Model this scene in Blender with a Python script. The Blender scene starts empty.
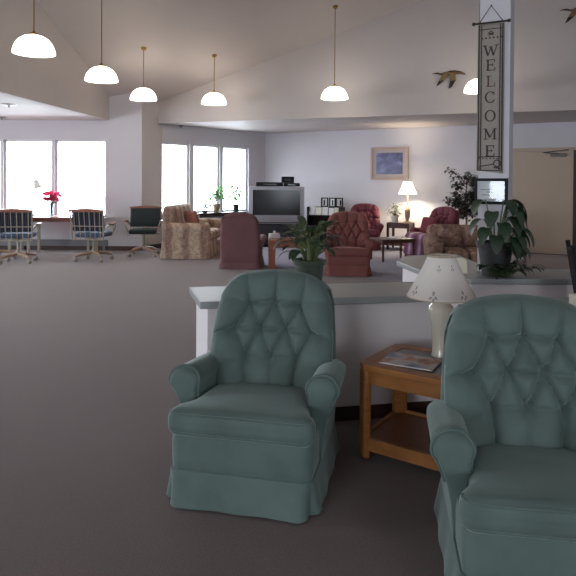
import bpy, bmesh, math, random
from mathutils import Vector, Matrix, Euler
random.seed(7)
PI = math.pi
R = math.radians
scn = bpy.context.scene
COL = scn.collection

# ------------------------------------------------------------------ camera
FOC, PCX, PCY = 600.0, 288.0, 192.0
CAM_H, PITCH, ROLL = 1.40, 0.76, 0.4
cam_rot = Euler((R(90 - PITCH), 0, 0)).to_matrix() @ Matrix.Rotation(R(ROLL), 3, 'Z')
cd = bpy.data.cameras.new('camera')
cam = bpy.data.objects.new('camera', cd)
COL.objects.link(cam)
cam.location = (0, 0, CAM_H)
cam.rotation_euler = cam_rot.to_euler()
cd.sensor_width = 36
cd.lens = FOC / 576 * 36
cd.shift_y = -(288 - PCY) / 576
cd.clip_end = 200
scn.camera = cam

def ray(px, py):
    return cam_rot @ Vector(((px - PCX) / FOC, -(py - PCY) / FOC, -1))
def at(px, py, Y):                      # point of the place at depth Y seen in direction px, py
    d = ray(px, py); t = Y / d.y
    return Vector((d.x * t, Y, CAM_H + d.z * t))
def zat(px, py, Z=0.0):                 # point at height Z
    d = ray(px, py); t = (Z - CAM_H) / d.z
    return Vector((d.x * t, d.y * t, Z))
def onwall(px, py, p0, p1):             # point on a vertical wall through p0, p1
    d = ray(px, py)
    n = Vector((p1[1] - p0[1], -(p1[0] - p0[0])))
    t = (n.x * p0[0] + n.y * p0[1]) / (n.x * d.x + n.y * d.y)
    return Vector((d.x * t, d.y * t, CAM_H + d.z * t))

# ------------------------------------------------------------------ materials
def nt(m):
    return m.node_tree.nodes, m.node_tree.links
def pbsdf(m):
    return next(n for n in m.node_tree.nodes if n.type == 'BSDF_PRINCIPLED')
def mat(name, col, rough=.6, var=.12, scale=12, bump=0.0, bscale=None, sheen=0.0, metal=0.0, emit=0.0, ecol=None, coat=0.0, stretch=(1, 1, 1), spec=.5, detail=3):
    m = bpy.data.materials.new(name); m.use_nodes = True
    N, L = nt(m); b = pbsdf(m)
    b.inputs['Roughness'].default_value = rough
    b.inputs['Metallic'].default_value = metal
    b.inputs['Specular IOR Level'].default_value = spec
    b.inputs['Coat Weight'].default_value = coat
    if sheen:
        b.inputs['Sheen Weight'].default_value = sheen
        b.inputs['Sheen Roughness'].default_value = .35
        b.inputs['Sheen Tint'].default_value = (*[min(1, c * 1.6 + .30) for c in col], 1)
    tc = N.new('ShaderNodeTexCoord'); mp = N.new('ShaderNodeMapping'); no = N.new('ShaderNodeTexNoise'); cr = N.new('ShaderNodeMix')
    mp.inputs['Scale'].default_value = stretch
    no.inputs['Scale'].default_value = scale; no.inputs['Detail'].default_value = detail
    cr.data_type = 'RGBA'
    cr.inputs[6].default_value = (*[c * (1 - var) for c in col], 1)
    cr.inputs[7].default_value = (*[min(1, c * (1 + var)) for c in col], 1)
    L.new(tc.outputs['Object'], mp.inputs[0]); L.new(mp.outputs[0], no.inputs['Vector'])
    L.new(no.outputs['Fac'], cr.inputs[0]); L.new(cr.outputs[2], b.inputs['Base Color'])
    if bump:
        n2 = N.new('ShaderNodeTexNoise'); n2.inputs['Scale'].default_value = bscale or scale * 4; n2.inputs['Detail'].default_value = 4
        bp = N.new('ShaderNodeBump'); bp.inputs['Strength'].default_value = bump; bp.inputs['Distance'].default_value = .01
        L.new(mp.outputs[0], n2.inputs['Vector']); L.new(n2.outputs['Fac'], bp.inputs['Height']); L.new(bp.outputs[0], b.inputs['Normal'])
    if emit:
        b.inputs['Emission Strength'].default_value = emit
        b.inputs['Emission Color'].default_value = (*(ecol or col), 1)
    return m
def srgb(r, g, b):
    return tuple(((c / 255) / 12.92 if c / 255 < .04045 else ((c / 255 + .055) / 1.055) ** 2.4) for c in (r, g, b))
def ramp_mat(name, stops, scale=8, rough=.7, kind='noise', stretch=(1, 1, 1), bump=0, detail=4, distortion=0, sheen=0.0):
    m = bpy.data.materials.new(name); m.use_nodes = True
    N, L = nt(m); b = pbsdf(m)
    b.inputs['Roughness'].default_value = rough
    b.inputs['Sheen Weight'].default_value = sheen
    tc = N.new('ShaderNodeTexCoord'); mp = N.new('ShaderNodeMapping'); mp.inputs['Scale'].default_value = stretch
    L.new(tc.outputs['Object'], mp.inputs[0])
    if kind == 'noise':
        t = N.new('ShaderNodeTexNoise'); t.inputs['Scale'].default_value = scale; t.inputs['Detail'].default_value = detail; t.inputs['Distortion'].default_value = distortion
        out = t.outputs['Fac']
    elif kind == 'wave':
        t = N.new('ShaderNodeTexWave'); t.inputs['Scale'].default_value = scale; t.inputs['Distortion'].default_value = distortion; t.inputs['Detail'].default_value = detail
        out = t.outputs['Fac']
    else:
        t = N.new('ShaderNodeTexVoronoi'); t.inputs['Scale'].default_value = scale
        out = t.outputs['Distance']
    L.new(mp.outputs[0], t.inputs['Vector'])
    cr = N.new('ShaderNodeValToRGB')
    while len(cr.color_ramp.elements) < len(stops): cr.color_ramp.elements.new(.5)
    for e, (p, c) in zip(cr.color_ramp.elements, stops):
        e.position = p; e.color = (*c, 1)
    L.new(out, cr.inputs[0]); L.new(cr.outputs[0], b.inputs['Base Color'])
    if bump:
        bp = N.new('ShaderNodeBump'); bp.inputs['Strength'].default_value = bump; bp.inputs['Distance'].default_value = .01
        L.new(out, bp.inputs['Height']); L.new(bp.outputs[0], b.inputs['Normal'])
    return m

M = {}
M['wall'] = mat('painted_wall', (.55, .50, .485), .75, .03, 3, .05, 120)
M['half_wall'] = mat('painted_half_wall', (.80, .74, .745), .75, .03, 3, .05, 120)
M['far_wall'] = mat('painted_far_wall', (.63, .605, .645), .75, .03, 3, .05, 120)
M['ceil'] = mat('painted_ceiling', (.54, .49, .475), .6, .04, 2, .08, 60)
M['trim'] = mat('white_trim', (.7, .7, .72), .45, .03, 4)
M['base'] = mat('dark_baseboard', srgb(74, 52, 46), .5, .15, 8)
M['heater'] = mat('heater_metal', srgb(120, 118, 120), .45, .08, 6)
M['door'] = mat('door_paint', srgb(184, 166, 148), .5, .04, 2)
M['laminate'] = mat('grey_laminate', srgb(146, 147, 146), .38, .06, 40)
M['green'] = mat('green_velvet', srgb(85, 102, 96), .75, .34, 6, .10, 260, sheen=1.0)
M['rose'] = mat('rose_velvet', srgb(114, 76, 78), .8, .2, 7, .08, 260, sheen=.4)
M['brick'] = mat('brick_rose_velvet', srgb(128, 76, 70), .8, .2, 7, .08, 260, sheen=.4)
M['maroon'] = mat('maroon_velvet', srgb(108, 50, 62), .8, .2, 7, .08, 260, sheen=.4)
M['oak'] = ramp_mat('oak_wood', [(.2, srgb(134, 82, 40)), (.55, srgb(166, 108, 58)), (.85, srgb(184, 128, 76))], 3, .35, 'noise', (2, 2, 22), .03, 6)
M['oak_flat'] = ramp_mat('oak_wood_flat', [(.2, srgb(130, 80, 40)), (.55, srgb(162, 106, 58)), (.85, srgb(180, 126, 74))], 3, .33, 'noise', (2, 20, 4), .03, 6)
M['oak_dark'] = ramp_mat('oak_shelf_wood', [(.2, srgb(96, 58, 34)), (.6, srgb(122, 76, 46)), (.9, srgb(138, 88, 54))], 3, .4, 'noise', (2, 20, 4), .03, 6)
M['orange_wood'] = ramp_mat('orange_wood', [(.2, srgb(110, 56, 34)), (.6, srgb(146, 80, 50)), (.9, srgb(166, 98, 62))], 3, .4, 'noise', (3, 14, 14), .03, 5)
M['walnut'] = ramp_mat('walnut_wood', [(.2, srgb(60, 34, 24)), (.6, srgb(92, 54, 38)), (.9, srgb(116, 72, 50))], 3, .35, 'noise', (3, 14, 14), .03, 5)
M['desk_wood'] = ramp_mat('desk_wood', [(.2, srgb(110, 62, 44)), (.6, srgb(148, 92, 70)), (.9, srgb(160, 106, 84))], 3, .3, 'noise', (3, 14, 14), .03, 5)
M['dark_wood'] = mat('dark_wood', srgb(54, 40, 36), .5, .2, 10)
M['black'] = mat('black_plastic', srgb(22, 21, 24), .5, .1, 10, spec=.2)
M['silver'] = mat('silver_plastic', srgb(172, 172, 180), .38, .04, 10, metal=.25)
M['screen'] = mat('dark_screen', (.008, .009, .012), .16, .02, 3)
M['speaker'] = mat('speaker_cloth', srgb(62, 66, 76), .9, .1, 90)
M['cream_metal'] = mat('cream_metal', srgb(158, 148, 134), .4, .04, 8)
M['tan_wood'] = mat('tan_wood', srgb(160, 130, 106), .45, .15, 8)
M['navy'] = ramp_mat('navy_striped_cloth', [(.0, srgb(26, 29, 40)), (.5, srgb(36, 40, 54)), (.85, srgb(66, 70, 84))], 9, .85, 'wave', (1, .05, .05))
M['blue_seat'] = mat('blue_cloth', srgb(78, 92, 116), .85, .1, 40)
M['dark_green'] = mat('dark_green_cloth', srgb(38, 48, 48), .85, .15, 30)
M['brass'] = mat('brass', srgb(168, 132, 74), .3, .08, 8, metal=.9)
M['goose'] = mat('bronze_body', srgb(92, 66, 44), .4, .2, 8, metal=.5)
M['goose_gold'] = mat('bronze_wing', srgb(128, 104, 66), .4, .15, 20, metal=.5)
M['goose_dark'] = mat('bronze_wing_tip', srgb(48, 36, 32), .4, .15, 20, metal=.4)
M['leaf'] = mat('green_leaf', srgb(62, 88, 52), .42, .35, 14)
M['leaf_pale'] = mat('pale_green_leaf', srgb(66, 84, 50), .42, .35, 18)
M['leaf_dark'] = mat('dark_green_leaf', srgb(44, 62, 44), .42, .3, 12)
M['ficus'] = mat('ficus_leaf', srgb(50, 54, 46), .42, .35, 14)
M['stem'] = mat('plant_stem', srgb(92, 104, 62), .6, .2, 14)
M['bark'] = mat('plant_bark', srgb(84, 64, 48), .8, .25, 24)
M['soil'] = mat('potting_soil', srgb(44, 34, 28), .95, .3, 40, .4)
M['green_pot'] = mat('green_pot', srgb(68, 78, 64), .5, .08, 8)
M['grey_pot'] = mat('dark_grey_pot', srgb(46, 44, 44), .5, .12, 10)
M['tan_pot'] = mat('tan_pot', srgb(176, 150, 122), .6, .1, 10)
M['ceramic'] = mat('cream_ceramic', srgb(220, 212, 194), .16, .04, 5, coat=.5)
M['paper'] = mat('white_paper', srgb(224, 222, 224), .7, .04, 14)
M['lilac'] = mat('lilac_cover', srgb(150, 140, 176), .5, .35, 40)
M['lilac_dark'] = mat('violet_cover', srgb(96, 88, 130), .5, .35, 40)
M['white_plastic'] = mat('white_plastic', srgb(226, 222, 214), .4, .03, 8)
M['cream_plastic'] = mat('cream_plastic', srgb(222, 214, 194), .45, .04, 8)
M['pink_petal'] = None
M['glass_tint'] = mat('glass_vase', srgb(190, 200, 206), .08, .03, 5)
pbsdf(M['glass_tint']).inputs['Transmission Weight'].default_value = .85
M['burlap'] = ramp_mat('woven_linen', [(.3, srgb(146, 137, 128)), (.7, srgb(168, 159, 150))], 160, .9, 'noise', bump=.15)
M['banner_dark'] = mat('dark_thread', srgb(62, 54, 52), .8, .12, 60)
M['banner_red'] = mat('rust_thread', srgb(100, 70, 62), .8, .25, 60)
M['iron'] = mat('dark_iron', srgb(58, 46, 42), .45, .1, 10, metal=.4)
M['mat_board'] = mat('mat_board', srgb(214, 212, 216), .6, .02, 8)
M['pic_frame'] = mat('pink_oak_frame', srgb(176, 156, 142), .45, .08, 10)
M['pic_mat'] = mat('picture_mat', srgb(178, 168, 164), .7, .03, 8)
M['painting'] = ramp_mat('violet_landscape_print', [(.25, srgb(38, 36, 74)), (.47, srgb(56, 56, 104)), (.62, srgb(92, 92, 146)), (.78, srgb(160, 152, 196))], 5, .25, 'noise', (1, 1, 1.4), detail=5, distortion=.6)
M['pillow'] = mat('maroon_pillow', srgb(112, 44, 56), .85, .15, 20)
M['rust_pillow'] = mat('rust_pillow', srgb(148, 92, 80), .85, .15, 20)
M['magazine'] = ramp_mat('magazine_cover', [(.30, srgb(92, 52, 48)), (.42, srgb(176, 112, 82)), (.5, srgb(206, 190, 180)), (.62, srgb(150, 148, 164)), (.75, srgb(70, 66, 84))], 7, .25, 'noise', detail=3, distortion=.4)
M['smoke_glass'] = mat('smoked_glass_top', srgb(112, 112, 118), .08, .03, 5)
M['sprinkler'] = mat('fixture_metal', srgb(120, 112, 108), .4, .05, 8, metal=.5)

# floor: brown-grey loop carpet
def carpet():
    m = mat('carpet', srgb(117, 103, 100), .97, .10, 1.2, .35, 220, spec=.15, sheen=.6)
    N, L = nt(m); b = pbsdf(m)
    src = b.inputs['Base Color'].links[0].from_socket
    n = N.new('ShaderNodeTexNoise'); n.inputs['Scale'].default_value = 150; n.inputs['Detail'].default_value = 2
    tc = next(x for x in N if x.type == 'TEX_COORD')
    L.new(tc.outputs['Object'], n.inputs['Vector'])
    mx = N.new('ShaderNodeMix'); mx.data_type = 'RGBA'; mx.blend_type = 'MULTIPLY'; mx.inputs[0].default_value = .6
    cr = N.new('ShaderNodeValToRGB'); cr.color_ramp.elements[0].position = .35; cr.color_ramp.elements[0].color = (.55, .55, .55, 1); cr.color_ramp.elements[1].position = .65
    L.new(n.outputs['Fac'], cr.inputs[0]); L.new(src, mx.inputs[6]); L.new(cr.outputs[0], mx.inputs[7]); L.new(mx.outputs[2], b.inputs['Base Color'])
    return m
M['carpet'] = carpet()

# floral striped upholstery
def floral():
    m = bpy.data.materials.new('floral_stripe_upholstery'); m.use_nodes = True
    N, L = nt(m); b = pbsdf(m); b.inputs['Roughness'].default_value = .85
    tc = N.new('ShaderNodeTexCoord')
    w = N.new('ShaderNodeTexWave'); w.inputs['Scale'].default_value = 1.35; w.inputs['Distortion'].default_value = .3; w.wave_profile = 'SIN'; w.bands_direction = 'X'
    mp = N.new('ShaderNodeMapping'); mp.inputs['Rotation'].default_value = (0, 0, R(45)); L.new(tc.outputs['Object'], mp.inputs[0]); L.new(mp.outputs[0], w.inputs['Vector'])
    n = N.new('ShaderNodeTexNoise'); n.inputs['Scale'].default_value = 17; n.inputs['Detail'].default_value = 3; n.inputs['Distortion'].default_value = 1.2
    L.new(tc.outputs['Object'], n.inputs['Vector'])
    r1 = N.new('ShaderNodeValToRGB'); e = r1.color_ramp.elements
    e[0].position = .45; e[0].color = (*srgb(196, 174, 152), 1); e[1].position = .85; e[1].color = (*srgb(160, 130, 118), 1)
    r2 = N.new('ShaderNodeValToRGB'); e = r2.color_ramp.elements
    e[0].position = .38; e[0].color = (*srgb(176, 150, 130), 1); e[1].position = .58; e[1].color = (1, 1, 1, 1)
    mx = N.new('ShaderNodeMix'); mx.data_type = 'RGBA'; mx.blend_type = 'MULTIPLY'; mx.inputs[0].default_value = .6
    L.new(w.outputs['Fac'], r1.inputs[0]); L.new(n.outputs['Fac'], r2.inputs[0])
    L.new(r1.outputs[0], mx.inputs[6]); L.new(r2.outputs[0], mx.inputs[7]); L.new(mx.outputs[2], b.inputs['Base Color'])
    return m
M['floral'] = floral()
M['tan_floral'] = ramp_mat('tan_floral_upholstery', [(.3, srgb(98, 72, 64)), (.5, srgb(138, 107, 93)), (.7, srgb(164, 135, 116))], 14, .85, 'noise', detail=3, distortion=1.2)
M['afghan'] = ramp_mat('purple_striped_blanket', [(.1, srgb(120, 70, 96)), (.4, srgb(164, 128, 156)), (.6, srgb(196, 176, 196)), (.9, srgb(128, 80, 108))], 7, .9, 'wave', (.1, 1, 1))

# lamp shades and glass
def shade_mat(name, emit, col, trans=.5):
    m = bpy.data.materials.new(name); m.use_nodes = True
    N, L = nt(m); N.remove(pbsdf(m)); out = next(n for n in N if n.type == 'OUTPUT_MATERIAL')
    d = N.new('ShaderNodeBsdfDiffuse'); t = N.new('ShaderNodeBsdfTranslucent'); mx = N.new('ShaderNodeMixShader'); mx.inputs[0].default_value = trans
    d.inputs[0].default_value = (*col, 1); t.inputs[0].default_value = (*col, 1)
    L.new(d.outputs[0], mx.inputs[1]); L.new(t.outputs[0], mx.inputs[2])
    last = mx
    if emit:
        e = N.new('ShaderNodeEmission'); e.inputs[0].default_value = (1, .93, .82, 1); e.inputs[1].default_value = emit
        a = N.new('ShaderNodeAddShader'); L.new(mx.outputs[0], a.inputs[0]); L.new(e.outputs[0], a.inputs[1]); last = a
    L.new(last.outputs[0], out.inputs[0])
    return m
M['opal'] = shade_mat('opal_glass_lit', 3.2, (.9, .87, .82))
M['lit_shade'] = shade_mat('lit_lamp_shade', 2.0, (.9, .86, .76))
M['pink_petal'] = shade_mat('red_petal', 0, (.85, .15, .32), .6)
M['leaf_lit'] = shade_mat('thin_green_leaf', 0, (.16, .32, .12), .55)
M['off_shade'] = shade_mat('cream_lamp_shade', 0, srgb(240, 232, 226), .3)
def pane_glass():
    m = bpy.data.materials.new('window_glass'); m.use_nodes = True
    N, L = nt(m); N.remove(pbsdf(m)); out = next(n for n in N if n.type == 'OUTPUT_MATERIAL')
    t = N.new('ShaderNodeBsdfTransparent'); g = N.new('ShaderNodeBsdfGlossy'); g.inputs['Roughness'].default_value = .02
    f = N.new('ShaderNodeFresnel'); ge = N.new('ShaderNodeNewGeometry'); io = N.new('ShaderNodeMapRange'); io.inputs[3].default_value = 1.45; io.inputs[4].default_value = 1 / 1.45
    L.new(ge.outputs['Backfacing'], io.inputs[0]); L.new(io.outputs[0], f.inputs[0]); mx = N.new('ShaderNodeMixShader')
    t.inputs[0].default_value = (.97, .98, .98, 1)
    L.new(f.outputs[0], mx.inputs[0]); L.new(t.outputs[0], mx.inputs[1]); L.new(g.outputs[0], mx.inputs[2]); L.new(mx.outputs[0], out.inputs[0])
    return m
M['pane'] = pane_glass()

# ------------------------------------------------------------------ mesh helpers
class MB:
    def __init__(s): s.bm = bmesh.new()
    def _add(s, verts, faces):
        vs = [s.bm.verts.new(v) for v in verts]
        for f in faces:
            try: s.bm.faces.new([vs[i] for i in f])
            except ValueError: pass
        return vs
    def box(s, c, d, rz=0, mat4=None):
        c = Vector(c); h = Vector(d) / 2
        m = Matrix.Rotation(rz, 3, 'Z')
        v = [c + m @ Vector((x * h.x, y * h.y, z * h.z)) for x in (-1, 1) for y in (-1, 1) for z in (-1, 1)]
        if mat4: v = [mat4 @ p for p in v]
        s._add(v, [(0, 1, 3, 2), (4, 6, 7, 5), (0, 4, 5, 1), (2, 3, 7, 6), (0, 2, 6, 4), (1, 5, 7, 3)])
        return s
    def rbox(s, c, d, r, inner=3, deform=None, crown=0.0, xf=None):
        h = [x / 2 for x in d]; r = min(r, min(h) * .999)
        ax = []
        for k in range(3):
            i = h[k] - r
            a = [-h[k], -h[k] + r * .12, -h[k] + r * .35, -h[k] + r * .65, -i]
            a += [-i + 2 * i * j / (inner + 1) for j in range(1, inner + 1)]
            a += [i, h[k] - r * .65, h[k] - r * .35, h[k] - r * .12, h[k]]
            ax.append(a)
        idx = {}; faces = []; verts = []
        def V(p):
            key = tuple(round(t, 6) for t in p)
            if key not in idx:
                q = Vector([max(-(h[k] - r), min(h[k] - r, p[k])) for k in range(3)])
                dd = Vector(p) - q
                w = q + dd.normalized() * r if dd.length > 1e-9 else Vector(p)
                if crown:
                    w.z += crown * max(0, 1 - (w.x / h[0]) ** 2) * max(0, 1 - (w.y / h[1]) ** 2) * (1 if w.z > 0 else .2)
                if deform: w = deform(w)
                w = w + Vector(c)
                if xf: w = xf @ w
                idx[key] = len(verts); verts.append(w)
            return idx[key]
        for k in range(3):
            a, b = [j for j in range(3) if j != k]
            for sg in (-1, 1):
                for i in range(len(ax[a]) - 1):
                    for j in range(len(ax[b]) - 1):
                        q = []
                        for (u, v) in ((i, j), (i + 1, j), (i + 1, j + 1), (i, j + 1)):
                            p = [0, 0, 0]; p[k] = sg * h[k]; p[a] = ax[a][u]; p[b] = ax[b][v]
                            q.append(V(p))
                        faces.append(q)
        s._add(verts, faces)
        return s
    def tube(s, pts, r, n=8, caps=True):
        pts = [Vector(p) for p in pts]
        rs = r if isinstance(r, (list, tuple)) else [r] * len(pts)
        rings = []
        up = None
        for i, p in enumerate(pts):
            t = (pts[min(i + 1, len(pts) - 1)] - pts[max(i - 1, 0)])
            if t.length < 1e-9: t = Vector((0, 0, 1))
            t.normalize()
            if up is None:
                up = Vector((0, 0, 1)) if abs(t.z) < .9 else Vector((1, 0, 0))
            x = t.cross(up)
            if x.length < 1e-6: x = t.orthogonal()
            x.normalize(); y = x.cross(t).normalized(); up = y
            rings.append([s.bm.verts.new(p + (x * math.cos(2 * PI * k / n) + y * math.sin(2 * PI * k / n)) * rs[i]) for k in range(n)])
        for a, b in zip(rings, rings[1:]):
            for k in range(n):
                s.bm.faces.new((a[k], a[(k + 1) % n], b[(k + 1) % n], b[k]))
        if caps:
            s.bm.faces.new(rings[0][::-1]); s.bm.faces.new(rings[-1])
        return s
    def lathe(s, prof, c=(0, 0, 0), n=32, closed=False):
        c = Vector(c); rings = []
        for (r, z) in prof:
            if r < 1e-6: rings.append([s.bm.verts.new(c + Vector((0, 0, z)))])
            else: rings.append([s.bm.verts.new(c + Vector((r * math.cos(2 * PI * k / n), r * math.sin(2 * PI * k / n), z))) for k in range(n)])
        pairs = list(zip(rings, rings[1:]))
        if closed: pairs.append((rings[-1], rings[0]))
        for a, b in pairs:
            for k in range(n):
                k2 = (k + 1) % n
                if len(a) == 1 and len(b) == 1: continue
                if len(a) == 1: s.bm.faces.new((a[0], b[k2], b[k]))
                elif len(b) == 1: s.bm.faces.new((a[k], a[k2], b[0]))
                else: s.bm.faces.new((a[k], a[k2], b[k2], b[k]))
        return s
    def prism(s, poly, z0, z1):
        n = len(poly)
        v = [Vector((p[0], p[1], z0)) for p in poly] + [Vector((p[0], p[1], z1)) for p in poly]
        s._add(v, [tuple(range(n))[::-1], tuple(range(n, 2 * n))] + [(i, (i + 1) % n, n + (i + 1) % n, n + i) for i in range(n)])
        return s
    def loft(s, loops, cap0=True, cap1=True):
        rings = [[s.bm.verts.new(Vector(p)) for p in lp] for lp in loops]
        n = len(rings[0])
        for a, b in zip(rings, rings[1:]):
            for k in range(n):
                s.bm.faces.new((a[k], a[(k + 1) % n], b[(k + 1) % n], b[k]))
        if cap0: s.bm.faces.new(rings[0][::-1])
        if cap1: s.bm.faces.new(rings[-1])
        return s
    def quad(s, a, b, c, d):
        s._add([Vector(a), Vector(b), Vector(c), Vector(d)], [(0, 1, 2, 3)]); return s
    def leaf(s, base, direction, length, width, droop=.5, cup=.15, n=6, normal_up=None):
        """one leaf blade, from base along direction, bending downwards"""
        d = Vector(direction).normalized()
        up = Vector((0, 0, 1))
        side = d.cross(up)
        if side.length < .05: side = Vector((random.uniform(-1, 1), random.uniform(-1, 1), 0))
        side.normalize()
        p = Vector(base); pts = []
        for i in range(n + 1):
            t = i / n
            w = width * .5 * math.sin(PI * min(1, t ** .8)) ** .8 if 0 < i < n else .001
            nrm = side.cross(d).normalized()
            pts.append((p - side * w + nrm * cup * w, p.copy(), p + side * w + nrm * cup * w))
            p = p + d * (length / n)
            d = (d - up * droop / n * 1.6).normalized()
        vs = [[s.bm.verts.new(q) for q in row] for row in pts]
        for a, b in zip(vs, vs[1:]):
            s.bm.faces.new((a[0], a[1], b[1], b[0])); s.bm.faces.new((a[1], a[2], b[2], b[1]))
        return s
    def build(s, name, m, parent=None, loc=None, rz=0, smooth=True, angle=42, weld=False):
        if weld: bmesh.ops.remove_doubles(s.bm, verts=s.bm.verts, dist=1e-5)
        bmesh.ops.recalc_face_normals(s.bm, faces=s.bm.faces)
        me = bpy.data.meshes.new(name); s.bm.to_mesh(me); s.bm.free()
        if smooth:
            for p in me.polygons: p.use_smooth = True
            me.set_sharp_from_angle(angle=R(angle))
        me.materials.append(m)
        o = bpy.data.objects.new(name, me); COL.objects.link(o)
        if parent: o.parent = parent
        if loc: o.location = loc
        o.rotation_euler.z = rz
        return o

def tag(o, label=None, cat=None, group=None, kind=None):
    if label: o['label'] = label
    if cat: o['category'] = cat
    if group: o['group'] = group
    if kind: o['kind'] = kind
    return o
def thing(name, label, cat, loc=(0, 0, 0), rz=0, group=None):
    o = bpy.data.objects.new(name, None); o.empty_display_size = .1
    COL.objects.link(o); o.location = loc; o.rotation_euler.z = rz
    return tag(o, label, cat, group)
def struct(o, label=None, cat=None):
    o['kind'] = 'structure'
    return tag(o, label, cat)
def copy_tree(o, parent=None):
    c = o.copy(); COL.objects.link(c); c.parent = parent
    for ch in [x for x in COL.objects if x.parent is o]: copy_tree(ch, c)
    return c
def face_to(v):                          # rotation that turns local -Y into direction v
    return math.atan2(v[0], -v[1])

# ------------------------------------------------------------------ room shell
H = 2.69
A0, A1, A2, C0 = Vector((-9, 12.5)), Vector((-3.03, 12.42)), Vector((-2.75, 13.1)), Vector((-.6, 15.4))
R1 = Vector((7.5, 15.08 - .528 * 7.5))
SL0, SL1 = Vector((-5.49, -4)), Vector((-3.71, 12.43))        # line of the upper wall at the side
SF0, SF1 = Vector((-2.80, 12.90)), Vector((7.5, 9.27))        # line of the far upper wall
TOPZ = 6.2

fl = MB(); fl.prism([(-9.2, -4.2), (7.7, -4.2), (7.7, 16), (-9.2, 16)], -.1, 0)
struct(fl.build('floor', M['carpet'], smooth=False), 'brown grey loop carpet across the whole lounge', 'floor')

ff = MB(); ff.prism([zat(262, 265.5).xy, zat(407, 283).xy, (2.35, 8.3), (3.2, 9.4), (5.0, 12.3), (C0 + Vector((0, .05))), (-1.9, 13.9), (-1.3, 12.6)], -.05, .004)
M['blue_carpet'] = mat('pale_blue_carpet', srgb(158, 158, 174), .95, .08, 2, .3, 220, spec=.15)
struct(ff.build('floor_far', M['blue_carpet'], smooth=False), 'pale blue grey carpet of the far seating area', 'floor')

def wall_holes(mb, p0, p1, z0, z1, holes, th, out):
    """vertical wall from p0 to p1 with rectangular holes (s0, s1, za, zb along the wall); out = +1/-1 side of the thickness"""
    d = (p1 - p0); L = d.length; d = d / L
    n = Vector((-d.y, d.x)) * out * th
    ss = sorted({0, L, *[h[0] for h in holes], *[h[1] for h in holes]})
    zs = sorted({z0, z1, *[h[2] for h in holes], *[h[3] for h in holes]})
    for a, b in zip(ss, ss[1:]):
        zrun = []
        for c, e in zip(zs, zs[1:]):
            if any(h[0] - 1e-6 <= a and b <= h[1] + 1e-6 and h[2] - 1e-6 <= c and e <= h[3] + 1e-6 for h in holes): zrun.append(None)
            else: zrun.append((c, e))
        k = 0
        while k < len(zrun):
            if zrun[k] is None: k += 1; continue
            j = k
            while j + 1 < len(zrun) and zrun[j + 1] is not None: j += 1
            q0, q1 = p0 + d * a, p0 + d * b
            mb.prism([q0, q1, q1 + n, q0 + n], zrun[k][0], zrun[j][1])
            k = j + 1
    return mb

WIN = []
win_no = [0]
def window(p0, p1, s0, s1, z0, z1, out, th=.16, sill=True):
    """frame + pane + sill set in a hole; p0->p1 wall line"""
    win_no[0] += 1
    d = (p1 - p0).normalized(); n = Vector((-d.y, d.x)) * out
    a = p0 + d * s0; rz = math.atan2(d.y, d.x)
    o = thing('window_%d' % win_no[0], None, None, (a.x, a.y, z0), rz)
    o['kind'] = 'structure'
    w, h = s1 - s0, z1 - z0
    f = MB(); t = .045; yc = out * .09
    for (c, dd) in (((t / 2, yc, h / 2), (t, .07, h)), ((w - t / 2, yc, h / 2), (t, .07, h)), ((w / 2, yc, t / 2), (w - 2 * t, .07, t)), ((w / 2, yc, h - t / 2), (w - 2 * t, .07, t))):
        f.box(c, dd)
    f.build('window_frame', M['trim'], o, smooth=False)
    g = MB(); g.box((w / 2, yc, h / 2), (w - 2 * t, .006, h - 2 * t)); g.build('window_pane', M['pane'], o, smooth=False)
    if sill:
        s_ = MB(); s_.box((w / 2, -out * .02, -.012), (w + .08, .12, .024)); s_.build('window_sill', M['trim'], o, smooth=False)
    WIN.append((a + d * w / 2 + n * .25, d, n, w, h, (z0 + z1) / 2))
    return o

# wall with the desk windows
wa_holes = []
def span(px0, px1, y0, y1, p0, p1):
    d = (p1 - p0).normalized()
    q0 = onwall(px0, y0, p0, p1); q1 = onwall(px1, y0, p0, p1)
    return ((Vector(q0.xy) - p0).dot(d) - .04, (Vector(q1.xy) - p0).dot(d) + .04, .68, 2.29)
wa_holes = [span(-64, -1, 141, 216, A0, A1), span(5, 50.6, 141, 216, A0, A1), span(56.5, 104.3, 141, 216, A0, A1)]
w = MB(); wall_holes(w, A0, A1, 0, H, wa_holes, .16, 1)
w.prism([SL1 + Vector((-.1, 0)), A1, A1 + Vector((0, .16)), SL1 + Vector((-.1, .16))], H, TOPZ)
w_back = struct(w.build('wall_back_left', M['far_wall'], smooth=False), 'pale wall with tall windows above the desks', 'wall')
for h_ in wa_holes: window(A0, A1, *h_, 1)
w = MB(); w.prism([A1, A2, A2 + Vector((-.16, .05)), A1 + Vector((-.16, .14))], 0, TOPZ)
struct(w.build('wall_back_middle', M['wall'], smooth=False), 'narrow angled wall between the two window bays', 'wall')
# wall with the triple window
wb_holes = [span(163.7, 188.6, 148, 215, A2, C0), span(195.4, 219.0, 148, 215, A2, C0), span(224.6, 247.6, 148, 215, A2, C0)]
wb_holes = [(a, b, .72, 2.30) for a, b, _, _ in wb_holes]
w = MB(); wall_holes(w, A2, C0, 0, H, wb_holes, .16, 1)
struct(w.build('wall_back_right', M['far_wall'], smooth=False), 'pale wall with the triple window behind the floral sofa', 'wall')
for h_ in wb_holes: window(A2, C0, *h_, 1)
# far wall
w = MB(); d_ = (R1 - C0).normalized(); n_ = Vector((-d_.y, d_.x)) * .16
w.prism([C0, R1, R1 + n_, C0 + n_], 0, H)
struct(w.build('wall_far', M['far_wall'], smooth=False), 'pale far wall with the framed print and the door', 'wall')
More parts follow.
